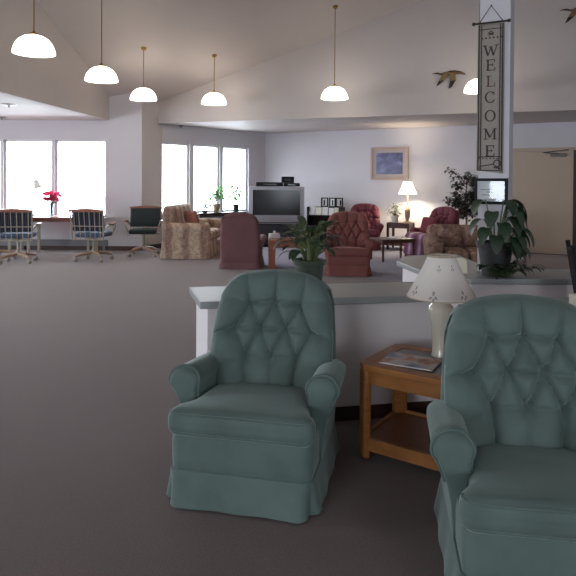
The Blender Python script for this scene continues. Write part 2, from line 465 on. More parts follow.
# outer walls (out of view): side, behind
def simple_wall(name, p0, p1, z1, out, holes=(), label=None):
    mb = MB(); wall_holes(mb, Vector(p0), Vector(p1), 0, z1, list(holes), .16, out)
    return struct(mb.build(name, M['wall'], smooth=False), label, 'wall')
LH = [(6.0, 9.0, .7, 2.25), (10.5, 13.5, .7, 2.25)]  # unseen side windows, added to bring more daylight into the room
simple_wall('wall_left', (-9, -4), (-9, 12.5), H, 1, LH, 'side wall beyond the desks, with unseen windows added for daylight')
for h_ in LH: window(Vector((-9, -4)), Vector((-9, 12.5)), *h_, 1)
simple_wall('wall_right', (7.5, R1.y), (7.5, -4), TOPZ, 1, (), 'blank side wall past the door')
BH = [(3.5, 5.5, .7, 2.25), (9.5, 12.5, .7, 2.25)]  # unseen windows behind the camera, added to brighten the chair fronts
simple_wall('wall_front', (7.5, -4), (-9, -4), TOPZ, 1, BH, 'wall behind the camera, with unseen windows added for daylight')
for h_ in BH: window(Vector((7.5, -4)), Vector((-9, -4)), *h_, 1)

# upper walls above the openings
def slab_wall(name, p0, p1, z0, z1, th, out, m, label):
    d = (p1 - p0).normalized(); n = Vector((-d.y, d.x)) * out * th
    mb = MB(); mb.prism([p0, p1, p1 + n, p0 + n], z0, z1)
    return struct(mb.build(name, m, smooth=False), label, 'wall')
slab_wall('wall_upper_left', SL0, SL1, H, TOPZ, .14, 1, M['wall'], 'upper wall above the low ceiling over the desks')
slab_wall('wall_upper_far', SF0, SF1, H, TOPZ, .14, 1, M['wall'], 'upper wall above the far seating area, with the flying geese')
# low ceilings
c = MB(); c.prism([SL0 + Vector((-.06, 0)), SL1 + Vector((-.06, 0)), (-3.77, 12.6), (-9.2, 12.7), (-9.2, -4)], H + .001, H + .12)
struct(c.build('ceiling_low_left', M['ceil'], smooth=False), 'low white ceiling over the desk bay', 'ceiling')
c = MB(); c.prism([SF0 + Vector((.02, .06)), SF1 + Vector((.02, .06)), (7.5, 11.3), C0 + Vector((.1, .2)), C0 + Vector((-.2, .1)), A2 + Vector((-.15, .1))], H + .001, H + .12)
struct(c.build('ceiling_low_far', M['ceil'], smooth=False), 'low white ceiling over the far seating area', 'ceiling')
# vaulted ceiling: one slope falls to the far corner, the other back over the camera
GR = Vector((-.363, .932))
S0 = 7.53
def roofz(x, y):
    s_ = GR.x * x + GR.y * y
    return 8.98 + .163 * x - .418 * y if s_ >= S0 else (8.98 - .449 * S0) - .2 * (S0 - s_)
bm = bmesh.new()
poly = [(-5.6, -4.1), (-3.86, 12.55), (-2.95, 12.55), (-2.84, 12.97), (7.6, 9.30), (7.6, -4.1)]
f = bm.faces.new([bm.verts.new((x, y, 0)) for x, y in poly])
bmesh.ops.bisect_plane(bm, geom=bm.verts[:] + bm.edges[:] + bm.faces[:], plane_co=(GR.x * S0, GR.y * S0, 0), plane_no=(GR.x, GR.y, 0))
for v in bm.verts: v.co.z = roofz(v.co.x, v.co.y)
g = bmesh.ops.extrude_face_region(bm, geom=bm.faces[:])
for e in g['geom']:
    if isinstance(e, bmesh.types.BMVert): e.co.z += .15
vc = MB(); vc.bm.free(); vc.bm = bm
struct(vc.build('ceiling', M['ceil'], smooth=False), 'sloping vaulted ceiling with the pendant lights', 'ceiling')

# baseboards + heater
def board(name, p0, p1, inward, h=.09, t=.018, m='base', z0=0):
    d = (p1 - p0).normalized(); n = Vector((-d.y, d.x)) * inward
    mb = MB(); mb.prism([p0, p1, p1 + n * t, p0 + n * t], z0, z0 + h)
    return struct(mb.build(name, M[m], smooth=False))
board('baseboard_back_left', A0, A1, -1)
board('baseboard_back_middle', A1, A2, -1)
board('baseboard_back_right', A2, C0, -1)
board('baseboard_far', C0, R1, -1)

hp0, hp1 = onwall(-60, 240, A0, A1), onwall(108, 240, A0, A1)
ht = thing('baseboard_heater', 'long grey metal baseboard heater on the wall under the desk windows', 'heater', ((hp0.x + hp1.x) / 2, 12.40, 0))
hl = (hp1.x - hp0.x)
mb = MB(); mb.box((0, 0, .15), (hl, .07, .12)); mb.build('heater_body', M['heater'], ht, smooth=False)
mb = MB(); mb.box((0, -.045, .215), (hl, .03, .02)); mb.build('heater_lip', M['heater'], ht, smooth=False)
for sx in (-.48, 0, .48):
    mb = MB(); mb.box((hl * sx, 0, .045), (.05, .05, .09)); mb.build('heater_bracket', M['heater'], ht, smooth=False)

# ------------------------------------------------------------------ half walls with ledges
def half_wall(name, poly_wall, poly_top, label, ztop=.74, th=.042):
    mb = MB(); mb.prism(poly_wall, 0, ztop - th)
    o = struct(mb.build(name, M['half_wall'], smooth=False), label, 'half wall')
    t = MB(); t.prism(poly_top, ztop - th, ztop)
    to = t.build('ledge_top', M['laminate'], o, smooth=False)
    bv = to.modifiers.new('b', 'BEVEL'); bv.width = .006; bv.segments = 2
    b = MB()
    cx = sum(p[0] for p in poly_wall) / len(poly_wall); cy = sum(p[1] for p in poly_wall) / len(poly_wall)
    b.prism([(p[0] + (p[0] - cx) / max(1e-6, math.hypot(p[0] - cx, p[1] - cy)) * .016, p[1] + (p[1] - cy) / max(1e-6, math.hypot(p[0] - cx, p[1] - cy)) * .016) for p in poly_wall], 0.001, .085)
    b.build('baseboard_trim', M['base'], o, smooth=False)
    return o
ZL = .74
fl_, bl_ = zat(200, 302, ZL).xy, zat(189, 287, ZL).xy
u = Vector((1, .193)).normalized(); v = Vector((-.193, 1)).normalized()
LA = 1.50; TA = .49
topA = [fl_, fl_ + u * LA, fl_ + u * LA + v * TA, bl_]
k = .045
wallA = [fl_ + u * k + v * k, fl_ + u * (LA - k) + v * k, fl_ + u * (LA - k) + v * (TA - k), bl_ + u * k - v * k]
half_wall('half_wall', wallA, topA, 'white half wall with grey ledge behind the green chair')
topB = [Vector(p) for p in ((1.30, 4.24), (3.2, 4.24), (3.2, 4.74), (1.75, 4.74), (1.62, 5.1), (1.62, 5.75), (1.12, 5.6), (.945, 5.2), (1.02, 4.70), (1.10, 4.42))]
cB = Vector((1.7, 4.75))
wallB = [Vector(p) for p in ((1.32, 4.29), (3.2, 4.29), (3.2, 4.69), (1.72, 4.69), (1.57, 5.06), (1.57, 5.68), (1.15, 5.56), (1.0, 5.2), (1.07, 4.71), (1.14, 4.45))]
half_wall('half_wall', wallB, topB, 'white half wall with grey ledge around the column')
topC = [Vector(p) for p in ((1.30, 3.08), (2.8, 3.08), (2.8, 3.55), (1.30, 3.55))]
wallC = [Vector(p) for p in ((1.34, 3.12), (2.8, 3.12), (2.8, 3.51), (1.34, 3.51))]
half_wall('half_wall', wallC, topC, 'white half wall with grey ledge behind the second green chair')

# column on the far ledge
cpos = at(495.3, 200, 4.66)
CRZ = -R(27.7)
col_o = MB(); col_o.box((0, 0, (ZL + roofz(cpos.x, cpos.y) + .1) / 2), (.222, .222, roofz(cpos.x, cpos.y) + .1 - ZL))
col_o = col_o.build('column', M['far_wall'], smooth=False, loc=(cpos.x, cpos.y, 0), rz=CRZ)
struct(col_o, 'square white column rising from the far half wall', 'column')
cn = Matrix.Rotation(CRZ, 3, 'Z') @ Vector((0, -1, 0)); cr_ = Matrix.Rotation(CRZ, 3, 'Z') @ Vector((1, 0, 0))
cface = Vector((cpos.x, cpos.y, 0)) + cn * .111
cf2 = (cface.xy, (cface + cr_).xy)

# door in the far wall
dL, dR = onwall(507, 200, C0, R1), onwall(569.5, 200, C0, R1)
dvec = (R1 - C0).normalized(); drz = math.atan2(dvec.y, dvec.x)
dw = (dR.xy - dL.xy).length
door = thing('door_1', 'wide cream door with a closer arm in the far wall', 'door', (dL.x, dL.y, 0), drz); door['kind'] = 'structure'
mb = MB(); mb.box((dw / 2, -.012, 1.06), (dw, .03, 2.09)); mb.build('door_panel', M['door'], door, smooth=False)
mb = MB()
mb.box((-.035, -.015, 1.07), (.07, .04, 2.14)); mb.box((dw + .035, -.015, 1.07), (.07, .04, 2.14)); mb.box((dw / 2, -.015, 2.145), (dw + .14, .04, .07))
mb.build('door_frame', M['door'], door, smooth=False)
mb = MB(); mb.rbox((dw * .82, -.06, 2.02), (.30, .06, .06), .015)
mb.tube([(dw * .82, -.09, 2.05), (dw * .60, -.24, 2.07)], .010, 8); mb.tube([(dw * .60, -.24, 2.07), (dw * .98, -.05, 2.13)], .010, 8)
mb.build('door_closer', M['sprinkler'], door)
mb = MB(); mb.tube([(.09, -.03, .98), (.09, -.08, .98), (.21, -.08, .98)], .011, 8); mb.lathe([(0, 0), (.03, 0), (.03, .01), (0, .01)], (.09, -.03, .98), 16); mb.build('door_handle', M['silver'], door)
# dark jamb beside it
jp = onwall(575.6, 200, C0, R1)
mb = MB(); mb.box((0, -.03, 1.06), (.09, .05, 2.12)); struct(mb.build('trim_1', M['dark_wood'], smooth=False, loc=(jp.x, jp.y, 0), rz=drz), 'dark wooden jamb beside the cream door', 'trim')

# ------------------------------------------------------------------ tufted swivel rocker
def rr_loop(hx, y0, y1, r, z, n=40, off=None):
    """rounded rectangle loop"""
    pts = []
    cs = [(hx - r, y1 - r, 0), (-hx + r, y1 - r, 90), (-hx + r, y0 + r, 180), (hx - r, y0 + r, 270)]
    for k, (cx, cy, a0) in enumerate(cs):
        m = 10
        for i in range(m + 1):
            a = R(a0 + 90 * i / m)
            pts.append(Vector((cx + r * math.cos(a), cy + r * math.sin(a), z)))
        nx = cs[(k + 1) % 4]
        a = R(nx[2]); q = Vector((nx[0] + r * math.cos(a), nx[1] + r * math.sin(a), z)); p = pts[-1].copy()
        for i in range(1, n // 4): pts.append(p.lerp(q, i / (n // 4)))
    if off:
        cen = Vector((0, (y0 + y1) / 2, z))
        out = []
        for i, p in enumerate(pts):
            t = (pts[(i + 1) % len(pts)] - pts[i - 1]).normalized()
            nn = Vector((t.y, -t.x, 0))
            out.append(p + nn * off(p, i))
        pts = out
    return pts

BUTTONS = [(-.43, .732), (0, .738), (.43, .732), (-.64, .525), (-.215, .522), (.215, .522), (.64, .525), (-.43, .305), (0, .302), (.43, .305)]
def crease_segments():
    sg = []
    B = BUTTONS
    for a, b in ((0, 3), (0, 4), (1, 4), (1, 5), (2, 5), (2, 6), (3, 7), (4, 7), (4, 8), (5, 8), (5, 9), (6, 9)): sg.append((B[a], B[b], 1))
    for a, x in ((0, -.56), (1, 0), (2, .56)): sg.append((B[a], (x, 1.0), .75))
    for a, x, k in ((7, -.46, 1.0), (8, 0, .4), (9, .46, 1.0)): sg.append((B[a], (x, 0.0), k))
    sg.append((B[0], B[1], .85)); sg.append((B[1], B[2], .85))
    for a, b in ((3, 4), (4, 5), (5, 6)): sg.append((B[a], B[b], .72))
    for a, b in ((7, 8), (8, 9)): sg.append((B[a], B[b], .6))
    sg.append((B[3], (-1.0, .54), 1.1)); sg.append((B[6], (1.0, .54), 1.1))
    sg.append((B[0], (-.95, .86), .5)); sg.append((B[2], (.95, .86), .5))
    sg.append((B[7], (-.95, .22), .4)); sg.append((B[9], (.95, .22), .4))
    return sg
CRS = crease_segments()
def tuft(uu, vv):
    X, Y = uu * .30, vv * .62
    d = 0
    for (a, b, k) in CRS:
        ax, ay, bx, by = a[0] * .30, a[1] * .62, b[0] * .30, b[1] * .62
        t = max(0, min(1, ((X - ax) * (bx - ax) + (Y - ay) * (by - ay)) / ((bx - ax) ** 2 + (by - ay) ** 2)))
        dist = math.hypot(X - ax - t * (bx - ax), Y - ay - t * (by - ay))
        fade = 1 - .22 * math.sin(PI * t) if k in (1, .85, .72, .6) else (1 - (.65 if k != 1.0 else .4) * t)
        d = max(d, k * fade * (math.exp(-(dist / .026)) * .050 + math.exp(-(dist / .006)) * .010))
    e = 0
    for (bx, by) in BUTTONS:
        dist = math.hypot(X - bx * .30, Y - by * .62)
        e = max(e, .022 * math.exp(-(dist / .022) ** 2))
    return d + e

def back_shell(H_=.928, zb=.33, wide=1.0, tufted=True, nu=104, nv=104):
    mb = MB()
    ws = [(0, .262), (.12, .285), (.25, .312), (.36, .323), (.5, .322), (.75, .314), (.9, .302), (1, .284)]
    def hw(v):
        for (a, wa), (b, wb) in zip(ws, ws[1:]):
            if v <= b:
                t = (v - a) / (b - a); t = t * t * (3 - 2 * t)
                return (wa + (wb - wa) * t) * wide
        return ws[-1][1] * wide
    def P(uu, vv, side):
        zt = H_ + .006 - .046 * uu * uu - .055 * abs(uu) ** 8
        z = zb + (zt - zb) * vv
        x = uu * hw(vv)
        prof = math.sqrt(max(0, 1 - abs(uu) ** 7)) * math.sqrt(max(0, 1 - max(0, (vv - .82) / .18) ** 4))
        yc = .165 + .195 * vv - .055 * abs(uu) ** 2.2
        if side > 0:
            y = yc - .076 * prof - .012 * math.sin(PI * min(1, vv * 1.1)) * prof - .016 * max(0, min(1, (abs(uu) - .55) / .2)) * prof * math.sin(PI * min(1, vv * 1.05)) + (tuft(uu, vv) * min(1, prof * 1.2) if tufted else 0)
        else:
            y = yc + .054 * prof - .02 * vv
        return Vector((x, y, z))
    gr = {}
    for sd in (1, -1):
        for i in range(nu + 1):
            uu = -math.cos(PI * i / nu); uu = .35 * uu + .65 * (-1 + 2 * i / nu)
            for j in range(nv + 1):
                vv = j / nv; vv = vv if vv < .8 else vv
                if sd < 0 and (i in (0, nu) or j == nv):
                    gr[sd, i, j] = gr[1, i, j]
                else:
                    gr[sd, i, j] = mb.bm.verts.new(P(uu, vv, sd))
        for i in range(nu):
            for j in range(nv):
                q = [gr[sd, i, j], gr[sd, i + 1, j], gr[sd, i + 1, j + 1], gr[sd, i, j + 1]]
                try: mb.bm.faces.new(q if sd > 0 else q[::-1])
                except ValueError: pass
    for i in range(nu):
        try: mb.bm.faces.new((gr[1, i, 0], gr[-1, i, 0], gr[-1, i + 1, 0], gr[1, i + 1, 0]))
        except ValueError: pass
    return mb

def arm_mesh(sg):
    mb = MB()
    prof = []
    for (x, z) in ((-.048, .14), (-.050, .30), (-.052, .40), (-.054, .455)): prof.append((x, z))
    cx, cz, rr = .010, .520, .071
    for i in range(17):
        a = R(205 - 245 * i / 16)
        prof.append((cx + rr * math.cos(a), cz + rr * math.sin(a) * .95))
    for (x, z) in ((.050, .44), (.026, .36), (.012, .27), (.004, .14)): prof.append((x, z))
    st = [(-.262, .70), (-.258, .84), (-.248, .94), (-.232, 1.0), (-.15, 1.0), (-.05, 1.0), (.08, 1.0), (.2, .97), (.27, .9)]
    loops = []
    for (y, sc) in st:
        lp = []
        t = (y + .262) / .53
        lift = -.045 * t; flare = .018 * math.sin(PI * min(1, max(0, t))) * 0 - .012 * t
        for (x, z) in prof:
            zz = .43 + (z - .43) * sc; xx = .005 + (x - .005) * sc
            k2 = max(0, (zz - .35) / .25)
            lp.append((sg * (.318 + xx + flare * k2), .045 + y * .86 - .028 * max(0, 1 - abs(zz - .52) / .12) * (1 if y < -.2 else 0), (zz + lift * k2) * (.92 if zz > .4 else .92 + .08 * (.4 - zz) / .21)))
        loops.append(lp)
    mb.loft(loops)
    return mb

def make_rocker(name, label, m, loc, rz, group, btn=None):
    root = thing(name, label, 'armchair', loc, rz, group)
    # base between seat and skirt
    b = MB()
    b.loft([rr_loop(.300, -.372, .33, .05, .120), rr_loop(.312, -.385, .335, .05, .135), rr_loop(.316, -.390, .335, .05, .20), rr_loop(.316, -.390, .33, .05, .275), rr_loop(.310, -.385, .33, .05, .305), rr_loop(.28, -.35, .31, .05, .315)])
    b.build('seat_base', m, root)
    s_ = MB()
    def flare(z):
        t = (.150 - z) / .138
        def off(p, i):
            f_ = .006 + .028 * t + .004 * t * math.sin(p.x * 31 + 1.3) + .004 * t * math.sin(p.y * 27)
            for sx in (-1, 1):
                dd = math.hypot(p.x - sx * .300, p.y + .365)
                f_ -= .045 * t * math.exp(-(dd / .018) ** 2)
                f_ += .012 * t * math.exp(-((dd - .05) / .02) ** 2)
            return f_
        return off
    lv = [.155, .148, .125, .095, .06, .03, .012]
    loops = [rr_loop(.316, -.390, .335, .05, z, 80, flare(z)) for z in lv]
    inner = [[(p[0] * .97, p[1] * .97, p[2] + .004) for p in lp] for lp in loops[::-1]]
    s_.loft(loops + inner, True, True)
    s_.build('skirt', m, root)
    c = MB()
    def tcush(p):
        t = 1 / (1 + math.exp((p.y + .165) / .018))
        p.x *= .835 + .165 * t
        p.z -= .095 * (p.y + .30)
        return p
    c.rbox((0, -.112, .362), (.655, .60, .125), .050, 10, tcush, .022)
    cu = c.build('seat_cushion', m, root)
    for zz in (.402, .322):
        pz = MB()
        dz = .0 if zz > .35 else .0
        pts = [(-.296, -.330, zz - .004), (-.316, -.345, zz), (-.3175, -.365, zz), (-.308, -.388, zz), (-.285, -.401, zz), (-.25, -.4045, zz), (0, -.4055, zz + (.003 if zz > .36 else 0)), (.25, -.4045, zz), (.285, -.401, zz), (.308, -.388, zz), (.3175, -.365, zz), (.316, -.345, zz), (.296, -.330, zz - .004)]
        pz.tube(pts, .0048, 6)
        pz.build('piping', m, cu)
    bk = back_shell().build('backrest', m, root, angle=60)
    for (bx, by) in BUTTONS:
        bb = MB(); bb.lathe([(0, .004), (.008, .003), (.011, 0), (.008, -.003), (0, -.004)], (0, 0, 0), 10)
        z = .33 + (.925 - .33) * by - .015 * bx * bx
        hwv = .318 if by < .6 else .304
        yc = .165 + .195 * by - .055 * abs(bx) ** 2.2 - .076 - .012 * math.sin(PI * min(1, by * 1.1)) + .080
        for q in bb.bm.verts: q.co = Vector((q.co.x + bx * hwv, yc - q.co.z * 1.5, q.co.y + z))
        bb.build('tufting_button', m, bk)
    # outer back panel down to the base
    ob = MB(); ob.loft([rr_loop(hx, y0, y1, .05, z) for z, hx, y0, y1 in ((.10, .28, .24, .345), (.11, .318, .20, .352), (.25, .325, .18, .352), (.45, .326, .20, .362), (.62, .318, .27, .380), (.76, .306, .32, .394), (.83, .285, .35, .398), (.87, .24, .37, .398))])
    ob.build('outer_back', m, root)
    for sg in (-1, 1):
        a = arm_mesh(sg).build('armrest', m, root, angle=50)
        wl = MB(); pts = []
        for (x, z) in [(-.052, .38), (-.054, .455)] + [(.010 + .074 * math.cos(R(205 - 245 * i / 16)), .520 + .070 * math.sin(R(205 - 245 * i / 16))) for i in range(17)] + [(.051, .44), (.032, .38)]:
            y = -.234; t = (y + .262) / .53; k2 = max(0, (z - .35) / .25); zz = z - .045 * t
            pts.append((sg * (.318 + x - .012 * t * k2), .045 + y * .86 - .028 * max(0, 1 - abs(z - .52) / .12), zz * (.92 if z > .4 else .92 + .08 * (.4 - z) / .21)))
        wl.tube(pts, .0065, 6); wl.build('piping', m, a)
    return root

GC = 'green tufted armchairs by the oak end table'
gfl, gfr = zat(168, 505).xy, zat(310, 523).xy
gd = (gfr - gfl).normalized(); gback = Vector((-gd.y, gd.x))
gc = (gfl + gfr) / 2 + gback * .40
green1 = make_rocker('armchair', 'green velvet tufted armchair in front of the half wall, seen whole', M['green'], (gc.x, gc.y, 0), math.atan2(gd.y, gd.x), GC)
green2 = copy_tree(green1)
green2.location = (.935, 2.215, 0); green2.rotation_euler.z = R(-9)
green2['label'] = 'green velvet tufted armchair hiding part of the oak end table and lamp'
RC = 'rose and maroon tufted armchairs of the far seating area'
p = zat(242, 268)
make_rocker('armchair', 'dusky rose armchair turned to show its plain back', M['rose'], (p.x - .01, 10.1, 0), R(180 - 3), RC)
p = zat(349.5, 277)
make_rocker('armchair', 'brick rose tufted armchair facing us behind the green potted plant', M['brick'], (p.x + .01, p.y + .40, 0), R(-5), RC).scale = (1.06, 1.0, 1.03)
p = at(363.5, 220, 13.2)
mar = make_rocker('armchair', 'maroon tufted armchair against the far wall behind the brick rose one', M['maroon'], (p.x, 13.1, 0), R(-10), RC); mar.scale = (1.06, 1.06, 1.05)
p = at(430, 230, 11.7)
m2 = copy_tree(mar); m2.location = (p.x + .04, 11.65, 0); m2.rotation_euler.z = R(-58)
m2['label'] = 'maroon tufted armchair draped with a purple striped blanket'

# pillow and blanket on the second maroon chair
def local(root, q):
    return Matrix.Translation(root.location) @ Matrix.Rotation(root.rotation_euler.z, 4, 'Z') @ Vector(q)
def pillow(name, label, m, loc, rz, w_=.42, h_=.40, t_=.13, tilt=15, group=None):
    mb = MB()
    def df(q):
        e = max(abs(q.x) / (w_ / 2), abs(q.z) / (h_ / 2))
        q.y *= math.sqrt(max(.03, 1 - min(1, e) ** 3)); return q
    mb.rbox((0, 0, h_ / 2), (w_, t_, h_), .05, 6, df, xf=Matrix.Rotation(R(-tilt), 4, 'X'))
    o = mb.build(name, m, loc=loc, rz=rz)
    return tag(o, label, 'pillow', group)
q = local(m2, (-.06, -.10, .445)); pillow('pillow', 'dark maroon pillow on the chair with the striped blanket', M['pillow'], q, m2.rotation_euler.z, .40, .34, .13, 18)
bl = MB()
def cl(uu, vv):
    path = [(.06, .412), (-.10, .437), (-.30, .452), (-.415, .435), (-.435, .36), (-.440, .24), (-.452, .14), (-.462, .07)]
    t = vv * (len(path) - 1); i = min(int(t), len(path) - 2); f_ = t - i
    y = path[i][0] + (path[i + 1][0] - path[i][0]) * f_; z = path[i][1] + (path[i + 1][1] - path[i][1]) * f_
    wv = .23 + .03 * vv
    return Vector((uu * wv, y, z - .004 + .006 * math.sin(uu * 7 + vv * 3)))
gv = [[bl.bm.verts.new(cl(-1 + 2 * i / 20, j / 24)) for j in range(25)] for i in range(21)]
for i in range(20):
    for j in range(24): bl.bm.faces.new((gv[i][j], gv[i + 1][j], gv[i + 1][j + 1], gv[i][j + 1]))
bo = bl.build('blanket', M['afghan'], loc=m2.location, rz=m2.rotation_euler.z)
so = bo.modifiers.new('s', 'SOLIDIFY'); so.thickness = .012; so.offset = 1
bo.scale = m2.scale
tag(bo, 'purple and white striped blanket spread over the seat of a maroon armchair', 'blanket')

# ------------------------------------------------------------------ oak end table, lamp, magazine
e1 = Vector((.82, -.57)).normalized(); tp = zat(355.5, 363, .49).xy
TW, TD, TH_ = .66, .50, .49
trz = math.atan2(e1.y, e1.x)
et = thing('end_table', 'honey oak end table with a lower shelf between the two green chairs', 'table', (tp.x, tp.y, 0), trz)
def chamf(x0, y0, x1, y1, c): return [(x0 + c, y0), (x1 - c, y0), (x1, y0 + c), (x1, y1 - c), (x1 - c, y1), (x0 + c, y1), (x0, y1 - c), (x0, y0 + c)]
mb = MB()
def ring(mb, o_, i_, z0, z1):
    n = len(o_)
    vo = [[mb.bm.verts.new((x, y, z)) for x, y in o_] for z in (z0, z1)]; vi = [[mb.bm.verts.new((x, y, z)) for x, y in i_] for z in (z0, z1)]
    for a in range(n):
        b = (a + 1) % n
        mb.bm.faces.new((vo[0][a], vo[0][b], vo[1][b], vo[1][a])); mb.bm.faces.new((vi[0][b], vi[0][a], vi[1][a], vi[1][b]))
        mb.bm.faces.new((vo[1][a], vo[1][b], vi[1][b], vi[1][a])); mb.bm.faces.new((vo[0][b], vo[0][a], vi[0][a], vi[0][b]))
ring(mb, chamf(0, 0, TW, TD, .045), chamf(.075, .075, TW - .075, TD - .075, .03), TH_ - .032, TH_)
o = mb.build('table_top', M['oak_flat'], et, smooth=False); bv = o.modifiers.new('b', 'BEVEL'); bv.width = .007; bv.segments = 3
mb = MB(); mb.prism(chamf(.076, .076, TW - .076, TD - .076, .03), TH_ - .014, TH_ - .005); mb.build('glass_inset', M['smoke_glass'], o, smooth=False)
mb = MB(); mb.prism(chamf(.07, .07, TW - .07, TD - .07, .03), TH_ - .030, TH_ - .0145); mb.build('inset_panel', M['oak_dark'], o, smooth=False)
mb = MB()
for (c, d) in (((TW / 2, .022, .43), (TW - .09, .022, .075)), ((TW / 2, TD - .022, .43), (TW - .09, .022, .075)), ((.022, TD / 2, .43), (.022, TD - .09, .075)), ((TW - .022, TD / 2, .43), (.022, TD - .09, .075))): mb.box(c, d)
mb.build('apron', M['oak_flat'], et, smooth=False)
mb = MB()
for (c, d) in (((TW / 2, .022, .085), (TW - .09, .022, .062)), ((TW / 2, TD - .022, .085), (TW - .09, .022, .062)), ((.022, TD / 2, .085), (.022, TD - .09, .062)), ((TW - .022, TD / 2, .085), (.022, TD - .09, .062))): mb.box(c, d)
mb.build('shelf_rail', M['oak_flat'], et, smooth=False)
mb = MB(); mb.box((TW / 2, TD / 2, .098), (TW - .06, TD - .06, .016)); mb.build('shelf', M['oak_dark'], et, smooth=False)
for (x, y, a) in ((.038, .038, 45), (TW - .038, .038, -45), (.038, TD - .038, -45), (TW - .038, TD - .038, 45)):
    mb = MB(); mb.rbox((0, 0, .2335), (.040, .082, .447), .012, 1); lg = mb.build('leg', M['oak'], et, loc=(x, y, 0), rz=R(a))
    mb = MB(); mb.lathe([(0, 0), (.016, 0), (.016, .012), (0, .012)], n=14); mb.build('glide', M['black'], lg)

def tpos(px, py): return zat(px, py, TH_)
mg = tpos(411, 362)
mz = thing('magazine', 'glossy colour magazine lying on the oak end table beside the lamp', 'magazine', (mg.x, mg.y, TH_ + .0005), trz + R(6))
mb = MB(); mb.box((0, 0, .003), (.272, .205, .006)); mb.build('pages', M['paper'], mz, smooth=False)
mb = MB(); mb.box((0, 0, .0068), (.276, .209, .0014)); cv = mb.build('cover', M['magazine'], mz, smooth=False)
lp_ = at(440.5, 357, 3.18)
lamp = thing('table_lamp', 'cream ceramic table lamp with a flower-sprigged shade, unlit, on the oak end table', 'lamp', (lp_.x, lp_.y, TH_ + .001))
mb = MB(); mb.lathe([(0, 0), (.048, 0), (.050, .010), (.045, .020), (.046, .08), (.053, .15), (.061, .21), (.065, .245), (.062, .266), (.051, .276), (.048, .284), (.053, .290), (.053, .306), (0, .308)], n=40)
mb.build('lamp_base', M['ceramic'], lamp)
mb = MB(); mb.lathe([(0, .306), (.016, .306), (.018, .33), (.012, .36), (.006, .37), (.006, .50), (.009, .51), (0, .515)], n=16)
mb.build('lamp_stem', M['brass'], lamp)
mb = MB(); prof = [(.180, .318), (.150, .372), (.119, .430), (.091, .486), (.071, .535)]
mb.lathe(prof + [(r_ - .003, z_) for r_, z_ in prof[::-1]], n=64, closed=True)
sh = mb.build('lamp_shade', M['off_shade'], lamp)
M['shade_trim'] = mat('shade_trim', srgb(196, 180, 156), .6)
for (r_, z_) in ((.180, .318), (.071, .535)):
    mb = MB(); mb.tube([(r_ * math.cos(2 * PI * i / 40), r_ * math.sin(2 * PI * i / 40), z_) for i in range(41)], .003, 6); rim_ = mb.build('shade_rim', M['shade_trim'], sh)
mb = MB()
for a in (0, 120, 240): mb.tube([(.006 * math.cos(R(a)), .006 * math.sin(R(a)), .52), (.072 * math.cos(R(a)), .072 * math.sin(R(a)), .53)], .002, 6)
mb.tube([(.072 * math.cos(2 * PI * i / 24), .072 * math.sin(2 * PI * i / 24), .53) for i in range(25)], .002, 6)
mb.build('shade_spider', M['brass'], sh)
M['flower_print'] = mat('faded_flower_print', srgb(178, 158, 160), .8, .3, 60)
def shade_xyz(a, z_, off=.0012):
    for (r0, z0), (r1, z1) in zip(prof, prof[1:]):
        if z0 <= z_ <= z1: r_ = r0 + (r1 - r0) * (z_ - z0) / (z1 - z0)
    return Vector(((r_ + off) * math.cos(a), (r_ + off) * math.sin(a), z_))
for (a0, z0, sc) in ((-118, .345, 1), (-62, .350, 1), (-112, .478, .75), (-70, .480, .7), (-160, .36, 1), (-20, .35, 1), (60, .35, 1), (120, .35, 1), (20, .47, .75), (160, .47, .75)):
    mb = MB()
    for (da, dz, ang, ln) in ((0, .012, 90, .024), (-4.5, -.010, 225, .02), (5, -.008, 310, .02), (1, -.018, 260, .018)):
        a = R(a0 + da * sc); zc = z0 + dz * sc
        n = 8; vs = []
        for i in range(n):
            tt = 2 * PI * i / n
            ex, ez = math.cos(tt) * ln * .5 * sc, math.sin(tt) * ln * .26 * sc
            rx, rz_ = ex * math.cos(R(ang)) - ez * math.sin(R(ang)), ex * math.sin(R(ang)) + ez * math.cos(R(ang))
            vs.append(mb.bm.verts.new(shade_xyz(a + rx / .15, max(.319, min(.534, zc + rz_)))))
        mb.bm.faces.new(vs)
    mb.build('flower_print', M['flower_print'], sh, smooth=False)

# ------------------------------------------------------------------ plants
def pot(root, r0, r1, h, m, rim=.012):
    mb = MB(); mb.lathe([(0, 0), (r0, 0), (r0 + (r1 - r0) * .8, h * .8), (r1 + rim * .3, h * .82), (r1 + rim, h * .98), (r1 + rim * .6, h), (r1 - .006, h), (r1 - .012, h * .86), (0, h * .86)], n=36)
    mb.build('pot', m, root)
    mb = MB(); mb.lathe([(0, h * .9), (r1 * .5, h * .905), (r1 - .010, h * .885), (r1 - .012, h * .862), (0, h * .862)], n=24); mb.build('soil', M['soil'], root)
